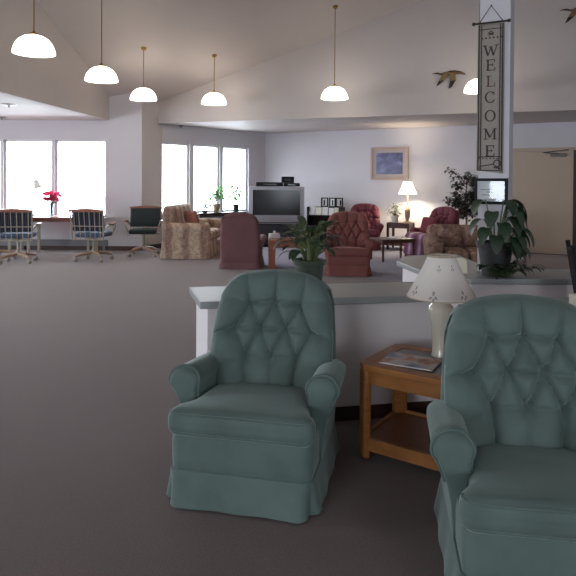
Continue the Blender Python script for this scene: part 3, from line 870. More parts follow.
# dumb cane in the green pot on the near ledge
pp_ = at(309.5, 286, 3.80)
pl = thing('potted_plant', 'dumb cane plant in a green plastic pot on the near half wall ledge', 'plant', (pp_.x, pp_.y, ZL + .0005))
pot(pl, .073, .097, .185, M['green_pot'])
st = MB(); lv = MB(); lv2 = MB(); rnd = random.Random(3)
for k in range(3):
    a = k * 2.1 + .4; bx, by = .035 * math.cos(a), .035 * math.sin(a)
    top = Vector((bx * 2.2, by * 2.2, .25 + .04 * k))
    st.tube([(bx, by, .16), (bx * 1.4, by * 1.4, .21), top], [.012, .012, .009], 8)
for k in range(46):
    a = k * 2.399 + rnd.uniform(-.2, .2); rr_ = rnd.uniform(.02, .06)
    z = .205 + rnd.uniform(0, .13)
    b = Vector((rr_ * math.cos(a), rr_ * math.sin(a), z)); el = rnd.uniform(.05, .85) if k % 3 else rnd.uniform(.7, 1.3)
    dr = Vector((math.cos(a), math.sin(a), el)); pet = b + dr.normalized() * rnd.uniform(.05, .11)
    st.tube([(b.x * .5, b.y * .5, z - .05), b, pet], [.005, .004, .003], 6)
    (lv if k % 3 else lv2).leaf(pet, dr, rnd.uniform(.10, .165), rnd.uniform(.04, .065), rnd.uniform(.6, 1.3), .2, 7)
st.build('stems', M['stem'], pl); lv.build('foliage', M['leaf_dark'], pl); lv2.build('foliage', M['leaf_pale'], pl)
# peace lily style plant in the dark planter at the column
pp_ = at(495, 268, 4.385)
pl = thing('potted_plant', 'large-leaved dark green plant in a charcoal planter at the foot of the column', 'plant', (pp_.x, pp_.y, ZL + .0005))
pot(pl, .09, .128, .25, M['grey_pot'])
st = MB(); lv = MB(); rnd = random.Random(11)
big = [(-160, .50, .16), (-120, .42, .16), (-60, .44, .2), (-20, .50, .2), (10, .44, .2), (-90, .34, .18), (-40, .36, .2), (-8, .46, .2), (-172, .36, .16), (-75, .50, .16), (-100, .25, .18), (-30, .27, .18), (-10, .38, .18), (-55, .30, .18), (-140, .30, .16), (-48, .46, .18), (-25, .43, .2), (-70, .38, .2), (-38, .50, .16)]
for (a, z, ln) in big:
    z += .045; ln *= 1.12
    a = R(a + rnd.uniform(-8, 8)); b = Vector((.02 * math.cos(a), .02 * math.sin(a), .16))
    kn = Vector((.085 * math.cos(a), .085 * math.sin(a), z))
    st.tube([b, b.lerp(kn, .6) + Vector((0, 0, .05)), kn], [.006, .005, .004], 6)
    lv.leaf(kn, (math.cos(a), math.sin(a), .35), ln, .10, 2.3, .2, 8)
for k in range(56):                                    # trailing leaves around the pot
    a = R(k * 137.5); rr_ = rnd.uniform(.11, .17); z = rnd.uniform(.03, .09)
    if math.sin(a) > .35 or math.cos(a) < -.75: continue
    b = Vector((rr_ * math.cos(a), rr_ * math.sin(a), z)); st.tube([(.095 * math.cos(a), .095 * math.sin(a), .012), b], [.003, .003], 5)
    a += rnd.uniform(-.9, .9); lv.leaf(b, (math.cos(a), math.sin(a), rnd.uniform(-.1, 1.1)), rnd.uniform(.08, .13), .055, 1.1, .2, 5)
for k in range(16):                                    # leaves hanging over the pot
    a = R(rnd.uniform(-75, 5)); rr_ = rnd.uniform(.10, .17); b = Vector((rr_ * math.cos(a), rr_ * math.sin(a), rnd.uniform(.20, .36)))
    st.tube([(.05 * math.cos(a), .05 * math.sin(a), .22), b], [.003, .003], 5); lv.leaf(b, (math.cos(a), math.sin(a), .1), rnd.uniform(.14, .20), .08, 2.0, .2, 6)
for k in range(14):                                     # a spray lying on the ledge
    a = R(rnd.uniform(-25, 15)); b = Vector((.15 + .010 * k, rnd.uniform(-.05, .03), .03 + .003 * k))
    lv.leaf(b, (math.cos(a), math.sin(a), rnd.uniform(.1, .5)), rnd.uniform(.07, .11), .045, .9, .2, 5)
st.build('stems', M['stem'], pl); lv.build('foliage', M['leaf_dark'], pl)
for v_ in pl.children[-1].data.vertices:
    if v_.co.z < .004: v_.co.z = .004 + random.random() * .004
# cream arched object on the ledge
pp_ = at(460.6, 272.5, 4.50)
tm = thing('napkin_holder', 'small cream arched plastic holder standing on the far ledge by the column', 'holder', (pp_.x, pp_.y, ZL + .0005), R(-12))
mb = MB(); arch = [(-.048, 0), (.048, 0), (.048, .085)] + [(.048 * math.cos(R(a)), .085 + .032 * math.sin(R(a))) for a in range(15, 180, 15)] + [(-.048, .085)]
mb.loft([[(x, -.022, z) for x, z in arch], [(x, .022, z) for x, z in arch]]); o = mb.build('holder_body', M['cream_plastic'], tm, smooth=False); bv = o.modifiers.new('b', 'BEVEL'); bv.width = .006; bv.segments = 3
mb = MB(); mb.rbox((0, 0, .004), (.105, .062, .008), .003, 1); mb.build('holder_foot', M['cream_plastic'], tm)
# ficus tree
fp = at(466, 200, 12.5)
fi = thing('ficus_tree', 'tall ficus tree with small dark leaves standing behind the column', 'tree', (fp.x, fp.y, 0))
pot(fi, .14, .18, .30, M['tan_pot'])
mb = MB(); mb.tube([(0, 0, .25), (.02, 0, .7), (-.01, .01, 1.1), (.02, 0, 1.5)], [.022, .019, .016, .010], 8)
rnd = random.Random(5); lv = MB(); tips = []
for k in range(20):
    a = k * 2.4; z0 = rnd.uniform(.75, 1.45); ln = rnd.uniform(.2, .42)
    tip = Vector((ln * math.cos(a), ln * .7 * math.sin(a), z0 + rnd.uniform(.0, .32))); mb.tube([(0, 0, z0), tip * .5 + Vector((0, 0, z0 * .5 + .04)), tip], [.008, .006, .003], 6); tips.append((Vector((0, 0, z0)), tip))
mb.build('trunk', M['bark'], fi)
for k in range(1150):
    b, t_ = rnd.choice(tips); q = b.lerp(t_, rnd.uniform(.35, 1.08)) + Vector((rnd.gauss(0, .045), rnd.gauss(0, .045), rnd.gauss(0, .05)))
    a = rnd.uniform(0, 2 * PI); lv.leaf(q, (math.cos(a), math.sin(a), rnd.uniform(-.6, .5)), rnd.uniform(.08, .12), .055, .6, .2, 4)
lv.build('foliage', M['ficus'], fi)

# ------------------------------------------------------------------ banner and certificate on the column
bt = onwall(492.3, 24, *cf2); bb_ = onwall(489.3, 172, *cf2)
BZ1, BZ0 = bt.z, bb_.z
hlf = .098
def on_col(px, py): return onwall(px, py, *cf2)
bc = on_col(491.5, 24); bc2 = on_col(489.4, 172)
ban = thing('welcome_banner', 'long woven WELCOME banner hanging on the white column', 'banner', (bc.x + cn.x * .012, bc.y + cn.y * .012, BZ1), CRZ)
L_ = BZ1 - BZ0
mb = MB(); n = 24
for i in range(n):
    pass
gv = [[mb.bm.verts.new((x, -.004 * math.sin(i / n * 6) * (i / n), -L_ * i / n - (.012 * (x / hlf) * (1 if i == n else 0)))) for x in (-hlf, -hlf * .5, 0, hlf * .5, hlf)] for i in range(n + 1)]
for a, b in zip(gv, gv[1:]):
    for j in range(4): mb.bm.faces.new((a[j], a[j + 1], b[j + 1], b[j]))
cloth = mb.build('banner_cloth', M['burlap'], ban); so = cloth.modifiers.new('s', 'SOLIDIFY'); so.thickness = .004; so.offset = 0
def yb(z): t = -z / L_; return -.004 * math.sin(t * 6) * t - .0048
mb = MB()
def strip(mb, x0, z0, x1, z1, w_):
    nseg = max(1, int(abs(z1 - z0) / .05))
    d = Vector((x1 - x0, z1 - z0)).normalized(); nn = Vector((-d.y, d.x)) * w_ / 2
    prev = None
    for i in range(nseg + 1):
        t = i / nseg; x = x0 + (x1 - x0) * t; z = z0 + (z1 - z0) * t
        row = []
        for sg in (-1, 1):
            for dy in (0, -.0016):
                row.append(mb.bm.verts.new((x + nn.x * sg, yb(z) + dy, z + nn.y * sg)))
        if prev:
            a, b = prev, row
            for q in ((a[0], a[1], b[1], b[0]), (a[1], a[3], b[3], b[1]), (a[3], a[2], b[2], b[3]), (a[2], a[0], b[0], b[2])): mb.bm.faces.new(q)
        else: mb.bm.faces.new((row[0], row[1], row[3], row[2]))
        prev = row
    mb.bm.faces.new((prev[0], prev[2], prev[3], prev[1]))
for sx in (-1, 1):
    strip(mb, sx * (hlf - .012), -.005, sx * (hlf - .012), -L_ + .01, .010)
    strip(mb, sx * (hlf - .030), -.005, sx * (hlf - .030), -L_ + .01, .007)
for z in (-.04, -L_ + .012, -L_ + .115): strip(mb, -hlf + .012, z, hlf - .012, z, .007)
mb.build('border', M['banner_dark'], cloth, smooth=False)
# motifs: little house at the top, key at the bottom
mb = MB()
strip(mb, -.022, -.085, .022, -.085, .006); strip(mb, 0, -.055, -.022, -.075, .006); strip(mb, 0, -.055, .022, -.075, .006); strip(mb, -.014, -.075, .014, -.075, .012)
for i in range(6): strip(mb, -.07 + i * .028, -.107, -.058 + i * .028, -.107, .012)
for i in range(7): strip(mb, -.08 + i * .026, -L_ + .102, -.068 + i * .026, -L_ + .102, .008)
zk = -L_ + .055
strip(mb, -.075, zk - .012, .03, zk + .004, .008); strip(mb, -.07, zk - .012, -.07, zk - .032, .008)
for i in range(10): 
    a0, a1 = 2 * PI * i / 10, 2 * PI * (i + 1) / 10
    strip(mb, .054 + .026 * math.cos(a0), zk + .01 + .026 * math.sin(a0), .054 + .026 * math.cos(a1), zk + .01 + .026 * math.sin(a1), .009)
strip(mb, .03, zk - .02, .078, zk - .028, .010)
mb.build('stitched_motif', M['banner_dark'], cloth, smooth=False)
# letters, slab serif, drawn from strokes in a unit box x -.5...5, z 0..1
W_, T_ = .17, .085
GL = {
 'W': [((-.56, 1), (-.26, 0), W_), ((-.26, 0), (0, .85), T_), ((0, .85), (.26, 0), W_), ((.26, 0), (.56, 1), T_), ((-.74, 1), (-.38, 1), T_), ((.38, 1), (.74, 1), T_), ((-.14, .86), (.14, .86), T_)],
 'E': [((-.25, 0), (-.25, 1), W_), ((-.42, 1), (.36, 1), T_), ((-.42, 0), (.40, 0), T_), ((-.25, .52), (.18, .52), T_), ((.36, 1.03), (.36, .76), T_), ((.40, -.03), (.40, .27), T_), ((.18, .40), (.18, .64), T_)],
 'L': [((-.2, 0), (-.2, 1), W_), ((-.38, 1), (.02, 1), T_), ((-.38, 0), (.40, 0), T_), ((.40, -.03), (.40, .32), T_)],
 'M': [((-.42, 0), (-.42, 1), T_), ((-.42, 1), (0, .15), W_), ((0, .15), (.42, 1), T_), ((.42, 0), (.42, 1), W_), ((-.62, 1), (-.36, 1), T_), ((.36, 1), (.62, 1), T_), ((-.60, 0), (-.24, 0), T_), ((.24, 0), (.62, 0), T_)],
}
def arc(a0, a1, n=16):
    sg = []
    for i in range(n):
        a, b = R(a0 + (a1 - a0) * i / n), R(a0 + (a1 - a0) * (i + 1) / n)
        wd = T_ + (W_ - T_) * abs(math.cos((a + b) / 2)) ** 1.5
        sg.append(((.44 * math.cos(a), .5 + .52 * math.sin(a)), (.44 * math.cos(b), .5 + .52 * math.sin(b)), wd))
    return sg
GL['O'] = arc(0, 360, 24)
GL['C'] = arc(48, 318, 20) + [((.33, .98), (.33, .70), T_), ((.30, .16), (.40, .26), T_)]
LY = [50.5, 63.5, 81, 97.5, 117.5, 135, 152]       # picture rows of the letter centres, W E L C O M E
for chn, py in zip('WELCOME', [51, 65.5, 81.5, 97.5, 116, 134, 151]):
    zc = on_col(490.5, py).z - BZ1
    hh = .078; mb = MB()
    for (a, b, wd) in GL[chn]:
        strip(mb, a[0] * hh, zc + (a[1] - .5) * hh, b[0] * hh, zc + (b[1] - .5) * hh, wd * hh)
    mb.build('letter', M['banner_red'] if chn in 'L' else M['banner_dark'], cloth, smooth=False)
mb = MB(); mb.tube([(-.122, -.008, .008), (.122, -.008, .008)], .007, 10)
rod = mb.build('hanging_rod', M['iron'], ban)
for sx in (-1, 1):
    mb = MB(); mb.lathe([(0, -.014), (.010, -.010), (.014, 0), (.010, .010), (0, .014)], (sx * .128, -.008, .008), 14); mb.build('knob', M['iron'], rod)
ap = on_col(492.8, 6); la = (Matrix.Rotation(-CRZ, 3, 'Z') @ (Vector((ap.x, ap.y, ap.z)) - ban.location))
mb = MB(); mb.tube([(-.085, -.008, .012), (0, -.006, la.z), (.085, -.008, .012)], .0035, 6); mb.build('hanging_cord', M['iron'], ban)
mb = MB(); mb.tube([(0, .012, la.z), (0, -.012, la.z + .003)], .004, 8); mb.build('nail', M['iron'], ban)

ca, cb = on_col(475, 178.5), on_col(507.3, 204)
cm = on_col(491.2, 191.3); cw, ch_ = .245, (on_col(491, 178.5).z - on_col(491, 204.5).z)
ce = thing('framed_certificate', 'black framed white certificate on the column under the banner', 'picture', (cm.x + cn.x * .001, cm.y + cn.y * .001, cm.z - ch_ / 2), CRZ)
mb = MB()
for (c, d) in (((-cw / 2 + .011, -.011, ch_ / 2), (.022, .022, ch_)), ((cw / 2 - .011, -.011, ch_ / 2), (.022, .022, ch_)), ((0, -.011, .011), (cw - .044, .022, .022)), ((0, -.011, ch_ - .011), (cw - .044, .022, .022))): mb.box(c, d)
mb.build('frame', M['black'], ce, smooth=False)
mb = MB(); mb.box((0, -.006, ch_ / 2), (cw - .04, .006, ch_ - .04)); pm = mb.build('paper', M['mat_board'], ce, smooth=False)
mb = MB()
for (x, z, l_) in ((-.03, .56, .09), (-.01, .47, .05), (-.02, .36, .10)): mb.box((x, -.0096, ch_ * z), (l_, .0008, .006))
mb.build('text_lines', mat('grey_ink', srgb(120, 120, 130), .7), pm, smooth=False)
mb = MB(); mb.box((0, -.0125, ch_ / 2), (cw - .044, .002, ch_ - .044)); mb.build('glazing', M['pane'], ce, smooth=False)

# ------------------------------------------------------------------ framed print on the far wall
pc = onwall(389.5, 163.5, C0, R1); pa, pb = onwall(370.5, 163.5, C0, R1), onwall(408.2, 163.5, C0, R1)
pw = (pb.xy - pa.xy).length; ph = onwall(389.5, 147.5, C0, R1).z - onwall(389.5, 180, C0, R1).z
fn = Vector((dvec.y, -dvec.x))
pr = thing('framed_picture', 'violet landscape print in a pinkish oak frame on the far wall', 'picture', (pc.x + fn.x * .002, pc.y + fn.y * .002, pc.z - ph / 2), drz)
mb = MB(); t = .055
for (c, d) in (((-pw / 2 + t / 2, -.018, ph / 2), (t, .036, ph)), ((pw / 2 - t / 2, -.018, ph / 2), (t, .036, ph)), ((0, -.018, t / 2), (pw - 2 * t, .036, t)), ((0, -.018, ph - t / 2), (pw - 2 * t, .036, t))): mb.box(c, d)
o = mb.build('frame', M['pic_frame'], pr, smooth=False); bv = o.modifiers.new('b', 'BEVEL'); bv.width = .006
mb = MB(); mb.box((0, -.008, ph / 2), (pw - 2 * t, .01, ph - 2 * t)); mb.build('mat_board', M['pic_mat'], pr, smooth=False)
mb = MB(); mb.box((0, -.0145, ph / 2), (pw * .70, .004, ph * .66)); mb.build('print', M['painting'], pr, smooth=False)

# ------------------------------------------------------------------ flying geese on the upper wall
fu = (SF1 - SF0).normalized(); frz = math.atan2(fu.y, fu.x); fun = Vector((fu.y, -fu.x))
def goose(label, px, py):
    q = onwall(px, py, SF0, SF1)
    g = thing('wall_goose', label, 'wall ornament', (q.x + fun.x * .03, q.y + fun.y * .03, q.z), frz, 'bronze flying geese on the upper wall')
    mb = MB(); mb.tube([(-.30, 0, .045), (-.26, 0, .050), (-.20, 0, .052), (-.13, 0, .030), (-.06, 0, .035), (.02, 0, .055), (.10, 0, .055), (.19, 0, .045), (.26, 0, .020), (.29, 0, .005)],
            [.004, .009, .018, .014, .020, .036, .036, .026, .014, .005], 12); mb.build('body', M['goose'], g)
    for (rt, tip, mid, nm) in (((-.03, .06), (-.19, -.18), (-.13, -.09), 'wing'), ((.06, .05), (.03, -.23), (.07, -.10), 'wing')):
        mb = MB()
        w0 = .055
        pts = [(rt[0] - w0, rt[1]), (rt[0] + w0, rt[1]), (mid[0] + .055, mid[1] + .01), (mid[0] - .045, mid[1])]
        yy = -.028
        mb.loft([[(x, yy - .004, z) for x, z in pts], [(x, yy + .004, z) for x, z in pts]])
        wg = mb.build(nm, M['goose_gold'], g, smooth=False)
        mb = MB(); pts = [(mid[0] - .045, mid[1]), (mid[0] + .055, mid[1] + .01), (tip[0] + .025, tip[1] + .02), (tip[0] - .03, tip[1] - .01)]
        mb.loft([[(x, yy - .004, z) for x, z in pts], [(x, yy + .004, z) for x, z in pts]]); mb.build('wing_tip', M['goose_dark'], wg, smooth=False)
    mb = MB(); mb.tube([(0, .0, .05), (0, .032, .05)], .008, 8); mb.build('mount', M['goose_dark'], g)
goose('bronze flying goose with lowered wings, on the upper wall beside the column', 449, 76)
goose('bronze flying goose at the top of the upper wall, mostly past the picture edge', 579, 12)

# ------------------------------------------------------------------ pendant lights
PEND = [(34, 53.5, 'dome pendant light, largest and closest, over the carpet by the desks'),
        (101.5, 81, 'second closest dome pendant light, hanging before the upper side wall'),
        (143.5, 99.8, 'dome pendant light hanging in front of the narrow corner wall'),
        (214, 104, 'dome pendant light hanging above the triple window'),
        (334.5, 98.8, 'dome pendant light on the longest visible stem, above the framed print side'),
        (479, 92, 'dome pendant light half hidden behind the welcome banner')]
def make_pendant(x, y, z, label):
    zc = roofz(x, y)
    o = thing('pendant_light', label, 'lamp', (x, y, z), 0, 'opal dome pendants on brass stems')
    pf = [(.243, 0), (.243, .012), (.232, .06), (.208, .115), (.168, .165), (.112, .200), (.055, .216), (.03, .220)]
    mb = MB(); mb.lathe(pf + [(r_ - .006, max(.001, z_ - .005)) for r_, z_ in pf[::-1]], n=48, closed=True); mb.build('shade', M['opal'], o)
    mb = MB(); mb.lathe([(.034, .212), (.050, .222), (.046, .238), (.020, .255), (.010, .275), (0, .276)], n=24); mb.build('cap', M['brass'], o)
    mb = MB(); mb.tube([(0, 0, .26), (0, 0, zc - z - .02)], .007, 8); mb.build('stem', M['brass'], o)
    mb = MB(); h = zc - z; mb.lathe([(0, h - .055), (.012, h - .045), (.04, h - .025), (.048, h - .005), (.048, h + .03), (0, h + .03)], n=24); mb.build('canopy', M['brass'], o)
    mb = MB(); mb.lathe([(0, .06), (.03, .07), (.04, .10), (.03, .14), (.018, .17), (.018, .205), (0, .206)], n=16); mb.build('bulb', M['opal'], o)
for (px, py, lab) in PEND:
    q = zat(px, py, 2.94)
    make_pendant(q.x, q.y, 2.94, lab)

# ------------------------------------------------------------------ ceiling fixtures
def fixture(px, py, r_, label):
    q = zat(px, py, H)
    o = thing('ceiling_fixture', label, 'ceiling fixture', (q.x, q.y, H), 0)
    mb = MB(); mb.lathe([(0, -.02), (r_ * .5, -.02), (r_, -.004), (r_, .002), (0, .002)], n=24); mb.build('plate', M['sprinkler'], o)
    mb = MB(); mb.lathe([(0, -.05), (.012, -.05), (.012, -.02), (0, -.02)], n=12); mb.lathe([(0, -.055), (.028, -.053), (.028, -.05), (0, -.05)], n=16); mb.build('nozzle', M['sprinkler'], o)
fixture(9, 104.5, .12, 'round grey fixture in the low ceiling above the desks')
fixture(1.5, 117, .09, 'dark round fixture in the low ceiling at the desk bay window wall')
fixture(181, 125.5, .06, 'small sprinkler in the low ceiling above the triple window')

# ------------------------------------------------------------------ floral sofa seen from its end
def make_sofa(name, label, m, loc, rz, wd, ncush, dp=.92, bh=.98, skirt=True):
    """local: faces -Y, width along X"""
    o = thing(name, label, 'sofa', loc, rz, 'patterned sofas of the far seating area')
    mb = MB(); mb.rbox((0, 0.02, .19), (wd - .06, dp - .06, .26), .03, 4); mb.build('frame', m, o)
    mb = MB()
    def fl2(p):
        return p
    lo = []
    for z, f_ in ((.22, 0), (.16, .008), (.08, .016), (.012, .022)):
        lo.append(rr_loop(wd / 2 - .028 + f_, -dp / 2 + .045 - f_, dp / 2 - .012 + f_, .04, z, 60))
    mb.loft(lo); mb.build('skirt', m, o)
    iw = wd - .44
    for k in range(ncush):
        cx = -iw / 2 + iw * (k + .5) / ncush
        mb = MB(); mb.rbox((cx, -.09, .40), (iw / ncush - .008, .66, .16), .055, 4, None, .02); mb.build('seat_cushion', m, o)
        mb = MB(); xf = Matrix.Translation((cx, .26, .47)) @ Matrix.Rotation(R(-12), 4, 'X')
        mb.rbox((0, 0, (bh - .48) / 2), (iw / ncush - .006, .22, bh - .46), .085, 4, None, 0, xf); mb.build('back_cushion', m, o)
    mb = MB(); mb.rbox((0, .35, (bh + .195) / 2), (wd - .12, .20, bh - .185), .095, 4); mb.build('backrest', m, o)
    for sg in (-1, 1):
        mb = MB(); pf = [(-.085, .02), (-.09, .3), (-.095, .48)] + [(.0 + .115 * math.cos(R(200 - 220 * i / 16)), .565 + .105 * math.sin(R(200 - 220 * i / 16))) for i in range(17)] + [(.095, .44), (.085, .3), (.08, .02)]
        st_ = [(-dp / 2 + .02, .82), (-dp / 2 + .03, .93), (-dp / 2 + .06, 1), (0, 1), (dp / 2 - .16, 1), (dp / 2 - .06, .95)]
        mb.loft([[(sg * (wd / 2 - .115 + x * sc), y, .35 + (z - .35) * sc) if z > .1 else (sg * (wd / 2 - .115 + x * sc), y, z) for x, z in pf] for y, sc in st_]); mb.build('armrest', m, o, angle=50)
    return o
sp = zat(161, 259.5).xy
sofa1 = make_sofa('sofa', 'beige floral sofa seen end-on beside the triple window', M['floral'], (sp.x + .49, sp.y + .87, 0), R(90 - 4), 1.72, 2)
q = local(sofa1, (-.45, .10, .50)); pillow('pillow', 'rust pillow against the arm of the beige floral sofa', M['rust_pillow'], local(sofa1, (-.38, -.10, .50)), sofa1.rotation_euler.z + R(40), .42, .40, .14, 20)
pillow('pillow', 'maroon pillow in the back corner of the beige floral sofa', M['pillow'], local(sofa1, (.06, -.02, .50)), sofa1.rotation_euler.z, .40, .38, .14, 16)
p = at(423, 250, 8.3)
love = make_sofa('sofa', 'tan patterned loveseat behind the far half wall and the column', M['tan_floral'], (p.x + .71, 8.72, 0), R(-7), 1.16, 2, .86, .80)

# ------------------------------------------------------------------ television set
tv_c = at(276, 230, 13.0)
tv = thing('television', 'silver rear-projection television set in the corner by the triple window', 'television', (tv_c.x, 13.3, 0), R(4))
TVW = 1.24; TVH = 1.345
mb = MB(); mb.rbox((0, .05, TVH * .69), (TVW, .12, TVH * .62), .015, 2); mb.build('front_bezel', M['silver'], tv)
mb = MB(); mb.rbox((0, .33, .72), (TVW * .86, .5, TVH * .88), .04, 2); mb.build('housing', M['black'], tv)
mb = MB(); mb.box((0, -.012, TVH * .735), (TVW - .19, .012, TVH * .415)); mb.build('screen', M['screen'], tv, smooth=False)
mb = MB(); mb.rbox((0, .06, .27), (TVW * .95, .14, .46), .012, 2); mb.build('speaker_grille', M['speaker'], tv)
mb = MB(); mb.box((0, .0, TVH * .405), (TVW * .98, .05, .012)); mb.build('trim_line', M['black'], tv, smooth=False)
mb = MB(); mb.rbox((0, .15, .025), (TVW * .97, .34, .05), .01, 1); mb.build('plinth', M['black'], tv)
def box_thing(name, label, cat, loc, rz, d, m, front=None, group=None):
    o = thing(name, label, cat, loc, rz, group)
    mb = MB(); mb.rbox((0, 0, d[2] / 2 + .002), d, min(.008, d[2] * .3), 1); mb.build('case', m, o)
    if front:
        mb = MB(); mb.box((0, -d[1] / 2 - .003, d[2] * .5), (d[0] * .5, .006, d[2] * .35)); mb.build('display', front, o, smooth=False)
    return o
tz = TVH * 1.0 + .001
q = local(tv, (-.155, .055, TVH + .001)); box_thing('video_recorder', 'flat black video recorder on top of the television', 'video recorder', q, R(4), (.60, .11, .09), M['black'], M['screen'])
q = local(tv, (.34, .055, TVH + .001)); box_thing('disc_player', 'black disc player on the television beside the flat recorder', 'disc player', q, R(4), (.36, .11, .075), M['black'], M['screen'])
q = local(tv, (.25, .055, TVH + .0785)); box_thing('cable_box', 'small black box stacked on the disc player on the television', 'cable box', q, R(4), (.28, .10, .14), M['black'], M['speaker'])

# ------------------------------------------------------------------ tables of the far area
def leg_table(name, label, m, loc, rz, wd, dp, ht, lt=.05, apron=.07, topt=.03, lm=None, cat='table', shelf=None, over=.0, group=None):
    o = thing(name, label, cat, loc, rz, group)
    mb = MB(); mb.rbox((0, 0, ht - topt / 2), (wd, dp, topt), topt * .35, 1); mb.build('table_top', m, o)
    if apron:
        mb = MB(); i = lt / 2 + over
        for (c, d) in (((0, -dp / 2 + i, ht - topt - apron / 2), (wd - 2 * i - lt * .8, .02, apron)), ((0, dp / 2 - i, ht - topt - apron / 2), (wd - 2 * i - lt * .8, .02, apron)), ((-wd / 2 + i, 0, ht - topt - apron / 2), (.02, dp - 2 * i - lt * .8, apron)), ((wd / 2 - i, 0, ht - topt - apron / 2), (.02, dp - 2 * i - lt * .8, apron))): mb.box(c, d)
        mb.build('apron', m, o, smooth=False)
    for sx in (-1, 1):
        for sy in (-1, 1):
            mb = MB(); mb.loft([[(x * lt * .5 * f_, y * lt * .5 * f_, z) for x, y in ((-1, -1), (1, -1), (1, 1), (-1, 1))] for z, f_ in ((0, .8), (ht - topt, 1))])
            mb.build('leg', lm or m, o, loc=(sx * (wd / 2 - lt / 2 - over), sy * (dp / 2 - lt / 2 - over), 0), smooth=False)
    if shelf:
        mb = MB(); mb.box((0, 0, shelf), (wd - lt, dp - lt, .018)); mb.build('shelf', m, o, smooth=False)
    return o
q = zat(264, 270.5).xy
wt = leg_table('coffee_table', 'orange wood table between the rose armchair and the brick rose armchair', M['orange_wood'], (q.x + .455, q.y + .40, 0), R(3), .80, .62, .485, .115, .10, .03)
q2 = at(266, 234.5, q.y + .30)
tis = thing('tissue_box', 'small white box at the corner of the orange wood table by the rose armchair', 'box', local(wt, (-.30, .05, .4865)), R(25))
mb = MB(); mb.rbox((0, 0, .04), (.17, .11, .08), .01, 1); mb.build('carton', M['paper'], tis); 
mb = MB(); mb.leaf((0, 0, .082), (.1, .2, 1), .05, .05, .4); mb.build('tissue', M['paper'], tis)
tr = thing('trailing_plant', 'low leafy plant in a bowl on the orange wood table', 'plant', local(wt, (.16, -.05, .4865)))
pot(tr, .07, .10, .10, M['tan_pot']); lv = MB(); st = MB(); rnd = random.Random(21)
for k in range(64):
    a = k * 2.4; rr_ = rnd.uniform(.02, .18); z = .10 + .20 * rnd.random() * (1 - rr_ / .25)
    st.tube([(0.02 * math.cos(a), .02 * math.sin(a), .09), (rr_ * math.cos(a), rr_ * math.sin(a), z)], [.003, .002], 5)
    lv.leaf((rr_ * math.cos(a), rr_ * math.sin(a), z), (math.cos(a), math.sin(a), rnd.uniform(-.1, .7)), rnd.uniform(.09, .15), .05, .8, .2, 5)
lv.build('foliage', M['leaf_pale'], tr); st.build('stems', M['stem'], tr)

q = zat(381, 263).xy
ct = leg_table('coffee_table', 'low walnut coffee table with thin legs before the blanket-draped armchair', M['walnut'], (q.x + .27, q.y + .42, 0), R(22), .72, .5, .41, .035, .05, .022, over=.02)
mb = MB(); mb.box((0, 0, .004), (.30, .22, .008)); mb.box((.03, .04, .011), (.28, .2, .006), R(20)); o = mb.build('newspaper', M['paper'], smooth=False, loc=local(ct, (.12, .02, .4105)), rz=R(30)); tag(o, 'white newspaper folded on the low walnut coffee table', 'newspaper')

lt_c = at(401, 235, 13.0)
lt_ = leg_table('side_table', 'walnut side table against the far wall under the lit lamp', M['walnut'], (lt_c.x, 13.05, 0), drz, .50, .42, .585, .05, .09, .03, shelf=.18)
# lit lamp
lz = .5855
q = local(lt_, (.13, .06, lz))
ll = thing('table_lamp', 'lit table lamp with a glowing cream shade on the walnut side table', 'lamp', q)
mb = MB(); mb.lathe([(0, 0), (.07, 0), (.07, .015), (.03, .03), (.05, .12), (.065, .22), (.05, .31), (.02, .36), (.014, .40), (.008, .5), (.008, .82), (0, .83)], n=28); mb.build('lamp_base', M['tan_pot'], ll)
mb = MB(); pf = [(.20, .615), (.16, .70), (.12, .80), (.095, .875)]; mb.lathe(pf + [(r_ - .004, z_) for r_, z_ in pf[::-1]], n=40, closed=True); mb.build('lamp_shade', M['lit_shade'], ll)
ld = bpy.data.lights.new('lamp_bulb', 'POINT'); ld.energy = 80; ld.color = (1, .84, .62); ld.shadow_soft_size = .05
lo = bpy.data.objects.new('lamp_bulb', ld); COL.objects.link(lo); lo.parent = ll; lo.location = (0, 0, .72)
q = local(lt_, (-.10, -.10, lz))
hp = thing('potted_plant', 'small leafy plant in a pale pot under the lit table lamp', 'plant', q)
pot(hp, .06, .085, .15, M['white_plastic']); lv = MB(); st = MB(); rnd = random.Random(8)
for k in range(46):
    a = k * 2.4; ln = rnd.uniform(.10, .26); z = .14 + rnd.uniform(.0, .26)
    e_ = Vector((ln * .5 * math.cos(a), ln * .5 * math.sin(a), z)); st.tube([(0, 0, .12), e_], [.004, .002], 5)
    lv.leaf(e_, (math.cos(a), math.sin(a), rnd.uniform(0, .9)), rnd.uniform(.09, .15), .04, .9, .2, 5)
lv.build('foliage', M['leaf'], hp); st.build('stems', M['stem'], hp)

